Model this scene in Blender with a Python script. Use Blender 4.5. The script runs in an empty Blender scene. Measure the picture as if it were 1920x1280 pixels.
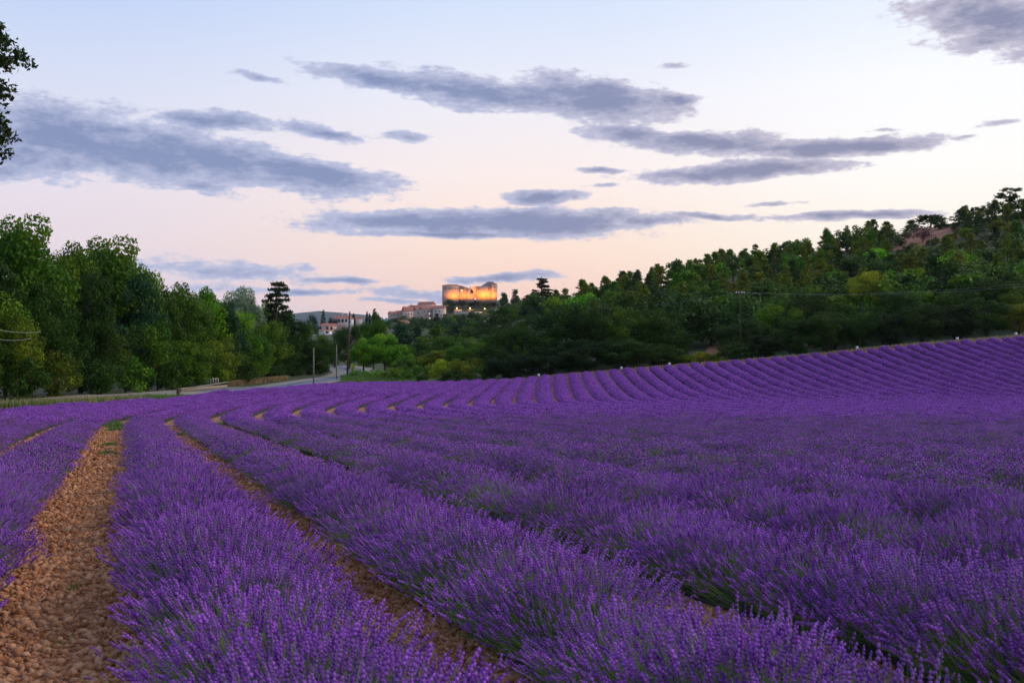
import bpy, math, random
import numpy as np
from mathutils import Vector

# ------------------------------------------------------------------ camera, sky, sun, exposure
S = bpy.context.scene
COL = S.collection
F = 1867.0                      # focal length in photo pixels (35 mm on 36 mm sensor, 1920 px wide)
CAMZ = 1.64
cam_d = bpy.data.cameras.new('camera'); cam = bpy.data.objects.new('camera', cam_d); COL.objects.link(cam)
cam_d.lens = 35.0; cam_d.sensor_width = 36.0; cam_d.clip_start = 0.05; cam_d.clip_end = 30000
cam_d.dof.use_dof = True; cam_d.dof.focus_distance = 38.0; cam_d.dof.aperture_fstop = 4.5
cam.location = (0, 0, CAMZ); cam.rotation_euler = (math.radians(90), 0, 0)
S.camera = cam
S.render.resolution_x = 1024; S.render.resolution_y = 682
S.render.engine = 'CYCLES'
S.view_settings.view_transform = 'Standard'; S.view_settings.look = 'None'
S.view_settings.gamma = 1.0; S.view_settings.exposure = 0.0
S.view_settings.use_curve_mapping = False
try:
    S.cycles.max_bounces = 3; S.cycles.diffuse_bounces = 2; S.cycles.volume_bounces = 0; S.cycles.glossy_bounces = 1
    S.cycles.transmission_bounces = 3; S.cycles.transparent_max_bounces = 4
    S.cycles.sample_clamp_indirect = 4.0
except Exception:
    pass

def lin(r, g, b):
    f = lambda c: (c/255/12.92) if c/255 <= 0.04045 else ((c/255+0.055)/1.055)**2.4
    return (f(r), f(g), f(b), 1.0)

W = bpy.data.worlds.new('World'); S.world = W; W.use_nodes = True
def build_sky():
    nt = W.node_tree; N = nt.nodes; L = nt.links; N.clear()
    def nd(t, **kw):
        n = N.new(t)
        for k, v in kw.items(): setattr(n, k, v)
        return n
    def put(sock, v):
        if isinstance(v, bpy.types.NodeSocket): L.new(v, sock)
        else: sock.default_value = v
    def M(op, a, b=0.0, c=0.0, clamp=False):
        n = nd('ShaderNodeMath', operation=op, use_clamp=clamp)
        put(n.inputs[0], a); put(n.inputs[1], b); put(n.inputs[2], c); return n.outputs[0]
    def ramp(fac, stops):
        n = nd('ShaderNodeValToRGB'); put(n.inputs[0], fac); e = n.color_ramp.elements
        while len(e) < len(stops): e.new(0.5)
        for i, (p, c) in enumerate(stops): e[i].position = p; e[i].color = c
        return n.outputs[0]
    def mix(f, a, b):
        n = nd('ShaderNodeMix', data_type='RGBA'); put(n.inputs[0], f); put(n.inputs[6], a); put(n.inputs[7], b); return n.outputs[2]
    tc = nd('ShaderNodeTexCoord'); sp = nd('ShaderNodeSeparateXYZ'); L.new(tc.outputs['Generated'], sp.inputs[0])
    x, y, z = sp.outputs
    az = M('ARCTAN2', x, y); el = M('ARCSINE', z)
    eln = M('MULTIPLY', el, 1/0.70, clamp=True)            # 0..40 degrees
    k = 0.70
    d = math.degrees
    def e(ypx): return min(1.0, math.atan((640-ypx)/F)/k)
    left = ramp(eln, [(0.0, lin(206,206,228)), (e(560), lin(222,212,228)), (e(470), lin(232,218,226)), (e(330), lin(230,224,236)), (e(180), lin(212,220,242)), (e(0), lin(186,206,244)), (1.0, lin(140,170,228))])
    midc = ramp(eln, [(0.0, lin(232,206,206)), (e(560), lin(254,214,196)), (e(470), lin(255,226,208)), (e(330), lin(251,236,232)), (e(180), lin(236,236,246)), (e(0), lin(210,224,248)), (1.0, lin(150,180,232))])
    right = ramp(eln, [(0.0, lin(255,226,196)), (e(560), lin(255,236,212)), (e(450), lin(255,247,232)), (e(330), lin(254,252,249)), (e(180), lin(249,250,254)), (e(0), lin(226,236,253)), (1.0, lin(168,194,236))])
    # sunset lies to the right: blend with the angle away from it
    dz = M('ABSOLUTE', M('SUBTRACT', az, 0.55))
    dz = M('MINIMUM', dz, M('SUBTRACT', 2*math.pi, dz))
    def smooth(v, a, b):
        n = nd('ShaderNodeMapRange', interpolation_type='SMOOTHSTEP'); put(n.inputs[0], v)
        n.inputs[1].default_value = a; n.inputs[2].default_value = b; n.inputs[3].default_value = 0; n.inputs[4].default_value = 1
        return n.outputs[0]
    sky = mix(smooth(dz, 0.12, 0.56), right, midc)
    sky = mix(smooth(dz, 0.52, 1.02), sky, left)
    # ---- clouds, by direction (azimuth, elevation)
    cb = nd('ShaderNodeCombineXYZ'); put(cb.inputs[0], az); put(cb.inputs[1], el)
    def noise(scale, det, rough, seed, sx=1.0, sy=1.0):
        mp = nd('ShaderNodeMapping'); L.new(cb.outputs[0], mp.inputs[0])
        mp.inputs['Location'].default_value = (seed, seed*0.7, seed*0.3); mp.inputs['Scale'].default_value = (sx, sy, 1)
        n = nd('ShaderNodeTexNoise'); L.new(mp.outputs[0], n.inputs['Vector'])
        n.inputs['Scale'].default_value = scale; n.inputs['Detail'].default_value = det; n.inputs['Roughness'].default_value = rough
        return n.outputs
    wv = noise(14, 3, 0.55, 3.1, 1.0, 2.2)
    wsub = nd('ShaderNodeVectorMath', operation='SUBTRACT'); L.new(wv[1], wsub.inputs[0]); wsub.inputs[1].default_value = (0.5, 0.5, 0.5)
    wsc = nd('ShaderNodeVectorMath', operation='MULTIPLY'); L.new(wsub.outputs[0], wsc.inputs[0]); wsc.inputs[1].default_value = (0.05, 0.012, 0)
    wad = nd('ShaderNodeVectorMath', operation='ADD'); L.new(cb.outputs[0], wad.inputs[0]); L.new(wsc.outputs[0], wad.inputs[1])
    P = wad.outputs[0]
    clouds = [  # photo-frame direction: centre x, y, half width, half height, tilt, weight
        (720,150,170,20,.10,1.0),(900,175,190,34,.14,1.1),(1110,185,170,44,.10,1.15),(1260,195,60,20,.2,.8),
        (120,252,220,70,.12,1.05),(40,290,190,52,.0,.9),(260,290,260,50,.10,1.1),(420,298,290,42,.17,1.15),(590,328,170,30,.10,1.15),(370,345,110,20,.1,.75),
        (410,228,140,18,.02,.9),(600,248,120,13,.1,.75),(750,256,50,10,.08,.75),
        (1180,252,90,18,.12,1.0),(1330,268,190,22,.06,1.15),(1560,276,220,19,.0,1.15),(1400,322,240,17,-.03,1.15),(1350,256,50,12,.0,.5),
        (800,416,260,24,.0,1.15),(1020,416,230,30,.02,1.2),(1210,416,110,12,-.0,1.0),(860,438,260,8,.0,.9),
        (1010,367,75,15,-.03,1.1),(1860,35,170,62,.28,1.0),(1600,403,170,9,.0,1.0),(1330,404,90,7,.05,.8),
        (490,145,50,8,.14,.5),(430,508,230,22,.05,.62),(640,525,80,7,.0,.85),(590,547,90,8,.0,.8),(440,540,120,12,.0,.5),
        (925,521,95,9,-.02,.95),(1000,515,60,10,.0,.55),(790,552,120,14,.05,.7),(760,566,110,6,.0,.6),
        (1440,384,60,5,.0,.7),(1120,318,45,7,.06,.9),(1130,348,40,5,.0,.6),(1640,242,45,5,.0,.6),(1860,232,50,8,-.1,.6),(1815,258,25,6,0,.6),(1270,126,35,7,.1,.5),
    ]
    acc = None
    for (u, v, w, h, t, wt) in clouds:
        a0 = math.atan((u-960)/F); e0 = math.atan((640-v)/F*math.cos(a0))
        mp = nd('ShaderNodeMapping', vector_type='TEXTURE'); L.new(P, mp.inputs[0])
        mp.inputs['Location'].default_value = (a0, e0, 0); mp.inputs['Rotation'].default_value = (0, 0, -math.atan(t))
        mp.inputs['Scale'].default_value = (w/F*math.cos(a0)*1.22, h/F*math.cos(a0)*1.32, 1)
        ln = nd('ShaderNodeVectorMath', operation='LENGTH'); L.new(mp.outputs[0], ln.inputs[0])
        m = M('MULTIPLY_ADD', ln.outputs['Value'], -wt, wt)
        acc = m if acc is None else M('SMOOTH_MAX', acc, m, 0.12)
    n1 = noise(24, 8, 0.66, 1.7, 1.0, 3.0)[0]
    n2 = noise(90, 5, 0.6, 5.2, 1.0, 2.0)[0]
    dens = M('ADD', acc, M('MULTIPLY', M('SUBTRACT', n1, 0.5), 1.4))
    dens = M('ADD', dens, M('MULTIPLY', M('SUBTRACT', n2, 0.5), 0.55))
    mask = smooth(dens, 0.10, 0.40)
    thick = smooth(dens, 0.2, 0.95)
    # thin cloud takes sky light, thick cloud is slate mauve; warmer towards the sunset
    cl = mix(thick, lin(188,194,222), lin(124,140,182))
    cw = mix(thick, lin(200,194,212), lin(130,134,166))
    cloudc = mix(smooth(dz, 0.2, 0.75), cw, cl)
    wisps = M('MULTIPLY', mask, 0.94)
    col = mix(wisps, sky, cloudc)
    bg = nd('ShaderNodeBackground'); L.new(col, bg.inputs[0]); bg.inputs[1].default_value = 1.06
    # elsewhere the same sky goes on with loose streaks of the same cloud
    n3 = noise(5.0, 3, 0.6, 9.3, 1.0, 3.0)[0]
    col2 = mix(M('MULTIPLY', smooth(n3, 0.52, 0.72), 0.75), sky, mix(smooth(dz, 0.2, 0.75), lin(150,146,176), lin(146,154,192)))
    bg2 = nd('ShaderNodeBackground'); L.new(col2, bg2.inputs[0]); bg2.inputs[1].default_value = 1.06
    inside = M('MULTIPLY', M('LESS_THAN', M('ABSOLUTE', az), 0.74), M('MULTIPLY', M('LESS_THAN', el, 0.42), M('GREATER_THAN', el, 0.0)))
    ms = nd('ShaderNodeMixShader'); L.new(inside, ms.inputs[0]); L.new(bg2.outputs[0], ms.inputs[1]); L.new(bg.outputs[0], ms.inputs[2])
    out = nd('ShaderNodeOutputWorld'); L.new(ms.outputs[0], out.inputs[0])
build_sky()

# faint broad afterglow from the sunset side (right of the view)
sun_d = bpy.data.lights.new('sun', 'SUN'); sun = bpy.data.objects.new('sun', sun_d); COL.objects.link(sun)
sun_d.energy = 2.2; sun_d.angle = math.radians(22); sun_d.color = (1.0, 0.86, 0.72)
_az, _el = math.radians(76), math.radians(30)
_dir = Vector((math.sin(_az)*math.cos(_el), math.cos(_az)*math.cos(_el), math.sin(_el)))
sun.rotation_euler = (-_dir).to_track_quat('-Z', 'Y').to_euler()

# ------------------------------------------------------------------ helpers
rng = np.random.default_rng(7)
random.seed(7)

def link(o, parent=None):
    COL.objects.link(o)
    if parent is not None: o.parent = parent
    return o

def mesh_np(name, V, faces, mats=(), fmat=None, attrs=None, smooth=False):
    """faces: list of (n,k) int arrays."""
    me = bpy.data.meshes.new(name)
    V = np.asarray(V, dtype=np.float32)
    if not isinstance(faces, (list, tuple)): faces = [faces]
    faces = [np.asarray(f, dtype=np.int32) for f in faces if len(f)]
    nl = sum(f.size for f in faces); nf = sum(len(f) for f in faces)
    me.vertices.add(len(V)); me.vertices.foreach_set('co', V.ravel())
    me.loops.add(nl); me.polygons.add(nf)
    me.loops.foreach_set('vertex_index', np.concatenate([f.ravel() for f in faces]))
    tot = np.concatenate([np.full(len(f), f.shape[1], np.int32) for f in faces])
    st = np.concatenate([[0], np.cumsum(tot)[:-1]]).astype(np.int32)
    me.polygons.foreach_set('loop_start', st); me.polygons.foreach_set('loop_total', tot)
    for m in mats: me.materials.append(m)
    if fmat is not None: me.polygons.foreach_set('material_index', np.asarray(fmat, np.int32))
    if smooth: me.polygons.foreach_set('use_smooth', np.ones(nf, bool))
    if attrs:
        for k, a in attrs.items():
            at = me.attributes.new(k, 'FLOAT', 'POINT'); at.data.foreach_set('value', np.asarray(a, np.float32))
    me.update(calc_edges=True); me.validate()
    return me

def tag(o, label=None, cat=None, group=None, kind=None):
    if label: o['label'] = label
    if cat: o['category'] = cat
    if group: o['group'] = group
    if kind: o['kind'] = kind
    return o

def obj(name, me, parent=None, loc=None):
    o = bpy.data.objects.new(name, me)
    if loc is not None: o.location = loc
    return link(o, parent)

def empty(name, loc, rz=0.0):
    o = bpy.data.objects.new(name, None); o.location = loc; o.rotation_euler = (0, 0, rz); o.empty_display_size = 0.3
    return link(o)

def ordinal(n):
    w = ['first','second','third','fourth','fifth','sixth','seventh','eighth','ninth','tenth','eleventh','twelfth']
    if n <= 12: return w[n-1]
    return f"{n}{'th' if 10 <= n % 100 <= 20 else {1:'st',2:'nd',3:'rd'}.get(n % 10, 'th')}"

class MB:
    """collects boxes, tubes, polygons as one mesh"""
    def __init__(s): s.v = []; s.q = []; s.t = []; s.ng = []
    def box(s, c, size, rz=0.0, taper=1.0):
        x, y, z = size[0]/2, size[1]/2, size[2]/2; b = len(s.v); cs, sn = math.cos(rz), math.sin(rz)
        for dz in (-1, 1):
            k = taper if dz > 0 else 1.0
            for dx, dy in ((-1,-1),(1,-1),(1,1),(-1,1)):
                px, py = dx*x*k, dy*y*k
                s.v.append((c[0]+px*cs-py*sn, c[1]+px*sn+py*cs, c[2]+dz*z))
        s.q += [(b,b+3,b+2,b+1),(b+4,b+5,b+6,b+7),(b,b+1,b+5,b+4),(b+1,b+2,b+6,b+5),(b+2,b+3,b+7,b+6),(b+3,b,b+4,b+7)]
        return s
    def tube(s, pts, radii, n=6, cap=True):
        pts = [Vector(p) for p in pts]; b = len(s.v)
        for i, p in enumerate(pts):
            d = (pts[min(i+1, len(pts)-1)] - pts[max(i-1, 0)]).normalized()
            a = d.cross(Vector((0,0,1))) if abs(d.z) < 0.95 else d.cross(Vector((1,0,0)))
            a.normalize(); c = d.cross(a)
            r = radii[i] if hasattr(radii, '__len__') else radii
            for k in range(n):
                t = 2*math.pi*k/n; q = p + a*(r*math.cos(t)) + c*(r*math.sin(t)); s.v.append(tuple(q))
        for i in range(len(pts)-1):
            for k in range(n):
                k2 = (k+1) % n
                s.q.append((b+i*n+k, b+i*n+k2, b+(i+1)*n+k2, b+(i+1)*n+k))
        if cap:
            e = b+(len(pts)-1)*n
            for k in range(1, n-1): s.t.append((e, e+k, e+k+1)); s.t.append((b, b+k+1, b+k))
        return s
    def poly(s, pts):
        b = len(s.v); s.v += [tuple(p) for p in pts]
        if len(pts) == 3: s.t.append((b,b+1,b+2))
        elif len(pts) == 4: s.q.append((b,b+1,b+2,b+3))
        else:
            for k in range(1, len(pts)-1): s.t.append((b, b+k, b+k+1))
        return s
    def mesh(s, name, mat, smooth=False):
        return mesh_np(name, np.array(s.v), [np.array(s.q).reshape(-1,4), np.array(s.t).reshape(-1,3)], [mat], smooth=smooth)
    def build(s, name, mat, parent=None, loc=None, smooth=False):
        return obj(name, s.mesh(name, mat, smooth), parent, loc)

# ------------------------------------------------------------------ materials
def new_mat(name):
    m = bpy.data.materials.new(name); m.use_nodes = True; nt = m.node_tree; nt.nodes.clear()
    return m, nt, nt.nodes, nt.links

def mat_simple(name, c1, c2=None, scale=3.0, rough=0.85, bump=0.0, bscale=None, detail=5, emit=None, coords='Object', spec=0.3, stretch=(1,1,1)):
    m, nt, N, L = new_mat(name)
    out = N.new('ShaderNodeOutputMaterial'); p = N.new('ShaderNodeBsdfPrincipled'); L.new(p.outputs[0], out.inputs[0])
    p.inputs['Roughness'].default_value = rough; p.inputs['Specular IOR Level'].default_value = spec
    tc = N.new('ShaderNodeTexCoord'); mp = N.new('ShaderNodeMapping'); L.new(tc.outputs[coords], mp.inputs[0]); mp.inputs['Scale'].default_value = stretch
    if c2 is not None:
        n = N.new('ShaderNodeTexNoise'); L.new(mp.outputs[0], n.inputs['Vector']); n.inputs['Scale'].default_value = scale; n.inputs['Detail'].default_value = detail
        n.inputs['Roughness'].default_value = 0.62
        r = N.new('ShaderNodeValToRGB'); L.new(n.outputs[0], r.inputs[0])
        r.color_ramp.elements[0].position = 0.3; r.color_ramp.elements[0].color = (*c1, 1); r.color_ramp.elements[1].position = 0.7; r.color_ramp.elements[1].color = (*c2, 1)
        L.new(r.outputs[0], p.inputs['Base Color'])
    else: p.inputs['Base Color'].default_value = (*c1, 1)
    if bump:
        n = N.new('ShaderNodeTexNoise'); L.new(mp.outputs[0], n.inputs['Vector']); n.inputs['Scale'].default_value = bscale or scale*4; n.inputs['Detail'].default_value = 6
        b = N.new('ShaderNodeBump'); b.inputs['Strength'].default_value = bump; L.new(n.outputs[0], b.inputs['Height']); L.new(b.outputs[0], p.inputs['Normal'])
    if emit:
        p.inputs['Emission Color'].default_value = (*emit[0], 1); p.inputs['Emission Strength'].default_value = emit[1]
    return m

def mat_leaf(name, base=None, vary=0.55, transl=0.22, hue=0.03, use_obj=True, rough=0.55):
    """foliage: colour from the object's own colour (or base), varied leaf by leaf"""
    m, nt, N, L = new_mat(name)
    out = N.new('ShaderNodeOutputMaterial'); p = N.new('ShaderNodeBsdfPrincipled'); tr = N.new('ShaderNodeBsdfTranslucent'); mx = N.new('ShaderNodeMixShader')
    p.inputs['Roughness'].default_value = rough; p.inputs['Specular IOR Level'].default_value = 0.08
    at = N.new('ShaderNodeAttribute'); at.attribute_name = 'tint'
    oi = N.new('ShaderNodeObjectInfo')
    hsv = N.new('ShaderNodeHueSaturation')
    if use_obj: L.new(oi.outputs['Color'], hsv.inputs['Color'])
    else: hsv.inputs['Color'].default_value = (*base, 1)
    a = N.new('ShaderNodeMapRange'); L.new(at.outputs['Fac'], a.inputs[0]); a.inputs[3].default_value = 1-vary; a.inputs[4].default_value = 1+vary*1.3
    L.new(a.outputs[0], hsv.inputs['Value'])
    h = N.new('ShaderNodeMapRange'); L.new(at.outputs['Fac'], h.inputs[0]); h.inputs[3].default_value = 0.5+hue; h.inputs[4].default_value = 0.5-hue
    L.new(h.outputs[0], hsv.inputs['Hue'])
    L.new(hsv.outputs[0], p.inputs['Base Color']); L.new(hsv.outputs[0], tr.inputs['Color'])
    mx.inputs[0].default_value = transl
    L.new(p.outputs[0], mx.inputs[1]); L.new(tr.outputs[0], mx.inputs[2]); L.new(mx.outputs[0], out.inputs[0])
    return m

def mat_two_tint(name, dark, light, transl=0.15, rough=0.7, patch=None):
    """colour between dark and light by the 'tint' attribute and by instance"""
    m, nt, N, L = new_mat(name)
    out = N.new('ShaderNodeOutputMaterial'); p = N.new('ShaderNodeBsdfPrincipled'); tr = N.new('ShaderNodeBsdfTranslucent'); mx = N.new('ShaderNodeMixShader')
    p.inputs['Roughness'].default_value = rough; p.inputs['Specular IOR Level'].default_value = 0.2
    at = N.new('ShaderNodeAttribute'); at.attribute_name = 'tint'
    oi = N.new('ShaderNodeObjectInfo')
    ad = N.new('ShaderNodeMath'); ad.operation = 'MULTIPLY_ADD'; L.new(oi.outputs['Random'], ad.inputs[0]); ad.inputs[1].default_value = 0.3; L.new(at.outputs['Fac'], ad.inputs[2])
    sb = N.new('ShaderNodeMath'); sb.operation = 'SUBTRACT'; sb.use_clamp = True; L.new(ad.outputs[0], sb.inputs[0]); sb.inputs[1].default_value = 0.15
    c = N.new('ShaderNodeMix'); c.data_type = 'RGBA'; L.new(sb.outputs[0], c.inputs[0]); c.inputs[6].default_value = (*dark, 1); c.inputs[7].default_value = (*light, 1)
    cc = c.outputs[2]
    if patch:
        g = N.new('ShaderNodeNewGeometry'); n = N.new('ShaderNodeTexNoise'); L.new(g.outputs['Position'], n.inputs['Vector']); n.inputs['Scale'].default_value = 0.9; n.inputs['Detail'].default_value = 4
        mr = N.new('ShaderNodeMapRange'); L.new(n.outputs[0], mr.inputs[0]); mr.inputs[1].default_value = .46; mr.inputs[2].default_value = .74; mr.inputs[4].default_value = .6
        c2 = N.new('ShaderNodeMix'); c2.data_type = 'RGBA'; L.new(mr.outputs[0], c2.inputs[0]); L.new(cc, c2.inputs[6]); c2.inputs[7].default_value = (*patch, 1); cc = c2.outputs[2]
    L.new(cc, p.inputs['Base Color']); L.new(cc, tr.inputs['Color']); mx.inputs[0].default_value = transl
    L.new(p.outputs[0], mx.inputs[1]); L.new(tr.outputs[0], mx.inputs[2]); L.new(mx.outputs[0], out.inputs[0])
    return m

MT = {}
MT['leaf'] = mat_leaf('leaf')
MT['needle'] = mat_leaf('needle', transl=0.15, vary=0.4)
MT['bark'] = mat_simple('bark', (.045,.032,.022), (.10,.08,.06), 6, 0.95, 0.5, stretch=(1,1,.3))
MT['flower'] = mat_two_tint('lavender_flower', (.105,.014,.20), (.52,.16,.74), 0.1, patch=(.20,.115,.27))
MT['stem'] = mat_two_tint('lavender_stem', (.12,.19,.05), (.27,.36,.12), 0.2)
MT['herb'] = mat_two_tint('lavender_leaf', (.06,.15,.015), (.17,.36,.035), 0.2)
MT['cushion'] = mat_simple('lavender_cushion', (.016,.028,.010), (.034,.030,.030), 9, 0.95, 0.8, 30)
MT['soil'] = mat_simple('soil', (.30,.115,.04), (.50,.24,.10), 5.0, 0.95, 0.7, 26, detail=8)
MT['stone'] = mat_two_tint('stone', (.30,.105,.035), (.66,.34,.165), 0.0, 0.95)
MT['ground'] = mat_simple('ground', (.03,.05,.012), (.085,.085,.03), 0.25, 0.95, 0.4, 3, detail=9)
MT['earth'] = mat_simple('bare_earth', (.20,.075,.04), (.36,.165,.09), 0.45, 0.95, 0.8, 1.5, detail=9)
MT['gravel'] = mat_simple('pale_gravel', (.20,.17,.12), (.36,.30,.24), 1.2, 0.95, 0.4, 10)
MT['asphalt'] = mat_simple('asphalt', (.10,.10,.115), (.15,.15,.165), 1.5, 0.8, 0.2, 40)
MT['paint'] = mat_simple('road_paint', (.70,.70,.70), (.80,.80,.80), 4, 0.7)
MT['grass'] = mat_two_tint('green_grass', (.06,.13,.02), (.17,.27,.06), 0.3)
MT['drygrass'] = mat_two_tint('dry_grass', (.25,.18,.075), (.50,.38,.19), 0.3)
MT['wood'] = mat_simple('pole_wood', (.05,.028,.02), (.11,.06,.045), 5, 0.9, 0.3, stretch=(1,1,.1))
MT['concrete'] = mat_simple('pole_concrete', (.17,.14,.11), (.27,.23,.18), 4, 0.9, 0.2)
MT['wire'] = mat_simple('wire', (.25,.25,.25))
MT['wirepale'] = mat_simple('pale_wire', (.55,.55,.5))
MT['white'] = mat_simple('white_paint', (.70,.72,.75), (.80,.80,.80), 5, 0.6)
MT['yellow'] = mat_simple('yellow_sign', (.60,.62,.03), (.68,.66,.05), 3, 0.5)
MT['castle'] = mat_simple('castle_stone', (.38,.27,.20), (.58,.44,.34), 0.35, 0.95, 0.3, 2, detail=8)
MT['plaster'] = mat_simple('cream_plaster', (.46,.36,.29), (.58,.47,.39), 0.4, 0.9, 0.1)
MT['pinkwall'] = mat_simple('pink_plaster', (.60,.42,.33), (.68,.50,.41), 0.4, 0.9, 0.1)
MT['whitewall'] = mat_simple('white_plaster', (.66,.63,.63), (.76,.74,.73), 0.4, 0.9, 0.1)
MT['tiles'] = mat_simple('roof_tiles', (.30,.10,.065), (.46,.20,.14), 1.2, 0.9, 0.5, 6)
MT['slate'] = mat_simple('dark_roof', (.13,.09,.10), (.22,.15,.15), 1.0, 0.8, 0.4, 6)
MT['glass'] = mat_simple('window_dark', (.035,.035,.05), None, rough=0.25, spec=0.5)
MT['shutter'] = mat_simple('shutter', (.22,.08,.06), None)
MT['railing'] = mat_simple('railing', (.34,.32,.28), (.46,.43,.38), 5)
MT['wall'] = mat_simple('wall_stone', (.20,.16,.11), (.36,.29,.21), 2.5, 0.95, 0.5, 9)
MT['redbush'] = mat_leaf('russet_twigs', (.16,.07,.06), use_obj=False, transl=0.1)
MT['lamp'] = mat_simple('lamp_warm', (1,.8,.5), None, emit=((1.0,.62,.25), 7))
MT['lampw'] = mat_simple('lamp_white', (1,.9,.8), None, emit=((1.0,.92,.75), 2.2))
MT['hills'] = mat_simple('far_forest', (.05,.075,.06), (.09,.10,.08), 0.004, 0.95)

# ------------------------------------------------------------------ terrain
Z155X = [-60,-21.6,-9,0,7.5,15.8,24,32,45,53,61,70,80,130]
Z155Z = [-5.6,-5.35,-5.15,-4.75,-4.06,-3.4,-2.7,-2.15,-1.07,-.33,.5,1.17,1.9,4.5]
def field_z(X, D):
    X = np.asarray(X, float); D = np.asarray(D, float)
    zl = np.interp(D, [-900, 0, 30, 40, 50, 60, 70, 85, 105], [40, 0, -1.35, -1.86, -2.42, -2.90, -3.28, -3.76, -4.35])
    zc = np.interp(D, [-900, 0, 30, 40, 50, 60, 70, 85, 105], [40, 0, -1.35, -1.84, -2.36, -2.86, -3.34, -4.05, -5.0])
    k = np.clip((X+22)/20, 0, 1); k = k*k*(3-2*k)
    z = zl*(1-k)+zc*k
    zf = np.interp(X, Z155X, Z155Z)
    t = np.clip((D-105)/50, 0, 1.3)
    z0 = -4.35*(1-k)-5.0*k
    up = z0+(zf-z0)*t**1.25
    w = np.clip((D-94)/24, 0, 1); w = w*w*(3-2*w)          # ease the foot of the slope
    return np.where(D > 105, up, z)+.22*w*(1-w)*4

_cp = []
def cp(u, d, z=None, y=None):
    if z is None: z = CAMZ+(640-y)*d/F
    _cp.append((u/400.0, math.log(d)*1.6, z))
for u in (-500, -100, 250, 520):
    for d, z in ((170,-5.9),(260,-6.0),(420,-5),(700,0),(1100,4),(3000,15),(9000,20)): cp(u, d, z)
for d, z in ((170,-5.6),(215,-5.9),(300,-5.3),(450,-1)): cp(645, d, z)
cp(590,600,y=630); cp(640,600,y=622); cp(690,610,y=618); cp(640,1000,8); cp(640,3000,15); cp(640,9000,20)
cp(760,170,-5.5); cp(760,250,-5); cp(760,420,-1); cp(760,700,8); cp(760,950,y=604); cp(720,950,y=608); cp(800,950,y=600); cp(800,1010,22)
cp(830,960,y=594); cp(838,1000,y=572); cp(880,170,-5.3); cp(880,260,-3.5); cp(880,420,2.5); cp(880,700,11); cp(880,940,y=594); cp(880,1000,y=563); cp(930,1000,y=563); cp(930,945,y=590); cp(880,1100,36); cp(880,1500,15)
cp(985,1000,y=576); cp(1040,1000,24); cp(960,170,-4.6); cp(960,260,-1); cp(960,380,y=604); cp(960,600,14)
for u, y in ((1050,582),(1130,562),(1300,520),(1400,504),(1500,490),(1600,464),(1700,437),(1800,416),(1920,396),(2250,372)):
    cp(u, 380, y=y); cp(u, 500, z=CAMZ+(640-y)*380/F-6); cp(u, 1200, 15)
for u, z1, z2, z3 in ((1050,-3.4,1,5.5),(1300,-2.2,4,11),(1500,-1,6.5,16),(1700,.6,9,22),(1920,2.4,12,27),(2250,5,17,33)):
    cp(u, 172, z1); cp(u, 225, z2); cp(u, 290, z3)
for u in (1300, 1920, 2300): cp(u, 3000, 15); cp(u, 9000, 20)
_cp = np.array(_cp)
def _tps(r2): return 0.5*r2*np.log(np.maximum(r2, 1e-12))
def _fit():
    P = _cp[:, :2]; n = len(P)
    r2 = ((P[:,None]-P[None])**2).sum(-1)
    A = np.zeros((n+3, n+3)); A[:n,:n] = _tps(r2)+np.eye(n)*2e-3; A[:n,n] = 1; A[:n,n+1:] = P; A[n,:n] = 1; A[n+1:,:n] = P.T
    return np.linalg.solve(A, np.concatenate([_cp[:,2], np.zeros(3)]))
_w = _fit()
def bg_z(X, D):
    X = np.asarray(X, float).ravel(); D = np.maximum(np.asarray(D, float).ravel(), 150)
    u = np.clip(960+F*X/D, -900, 2700)/400.0; l = np.log(np.clip(D, 150, 9000))*1.6
    out = np.zeros(len(u))
    for i in range(0, len(u), 20000):
        q = np.stack([u[i:i+20000], l[i:i+20000]], -1)
        r2 = ((q[:,None]-_cp[None,:,:2])**2).sum(-1)
        out[i:i+20000] = _tps(r2) @ _w[:len(_cp)] + _w[len(_cp)] + q @ _w[len(_cp)+1:]
    return out
def ground_z(X, D):
    X = np.asarray(X, float); D = np.asarray(D, float); sh = np.broadcast(X, D).shape
    X = np.broadcast_to(X, sh).ravel(); D = np.broadcast_to(D, sh).ravel()
    z = field_z(X, D); m = D > 156
    if m.any():
        t = np.clip((D[m]-156)/22, 0, 1); t = t*t*(3-2*t)
        z[m] = z[m]*(1-t)+bg_z(X[m], D[m])*t
    return z.reshape(sh)
def gz(x, d): return float(ground_z(np.array([x]), np.array([d]))[0])
def at_u(u, d): return (u-960)*d/F

def grid_mesh(name, xs, ds, dz, mat):
    Xg, Dg = np.meshgrid(xs, ds); Z = ground_z(Xg, Dg)+dz
    V = np.stack([Xg.ravel(), Dg.ravel(), Z.ravel()], -1); nx = len(xs)
    i, j = np.meshgrid(np.arange(len(ds)-1), np.arange(nx-1), indexing='ij'); a = (i*nx+j).ravel()
    return mesh_np(name, V, np.stack([a, a+1, a+1+nx, a+nx], -1), [mat], smooth=True)
_xs = np.unique(np.concatenate([np.arange(-140, 141, 3.5), np.sign(np.linspace(-1,1,61))*(140+np.geomspace(1, 8000, 61)), -140-np.geomspace(4,8000,45), 140+np.geomspace(4,8000,45)]))
_ds = np.unique(np.concatenate([-np.geomspace(6, 900, 14), np.arange(-4, 420, 3.5), np.geomspace(424, 7650, 64)]))
tag(obj('ground', grid_mesh('ground', _xs, _ds, -0.05, MT['ground'])), kind='structure')

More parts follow.
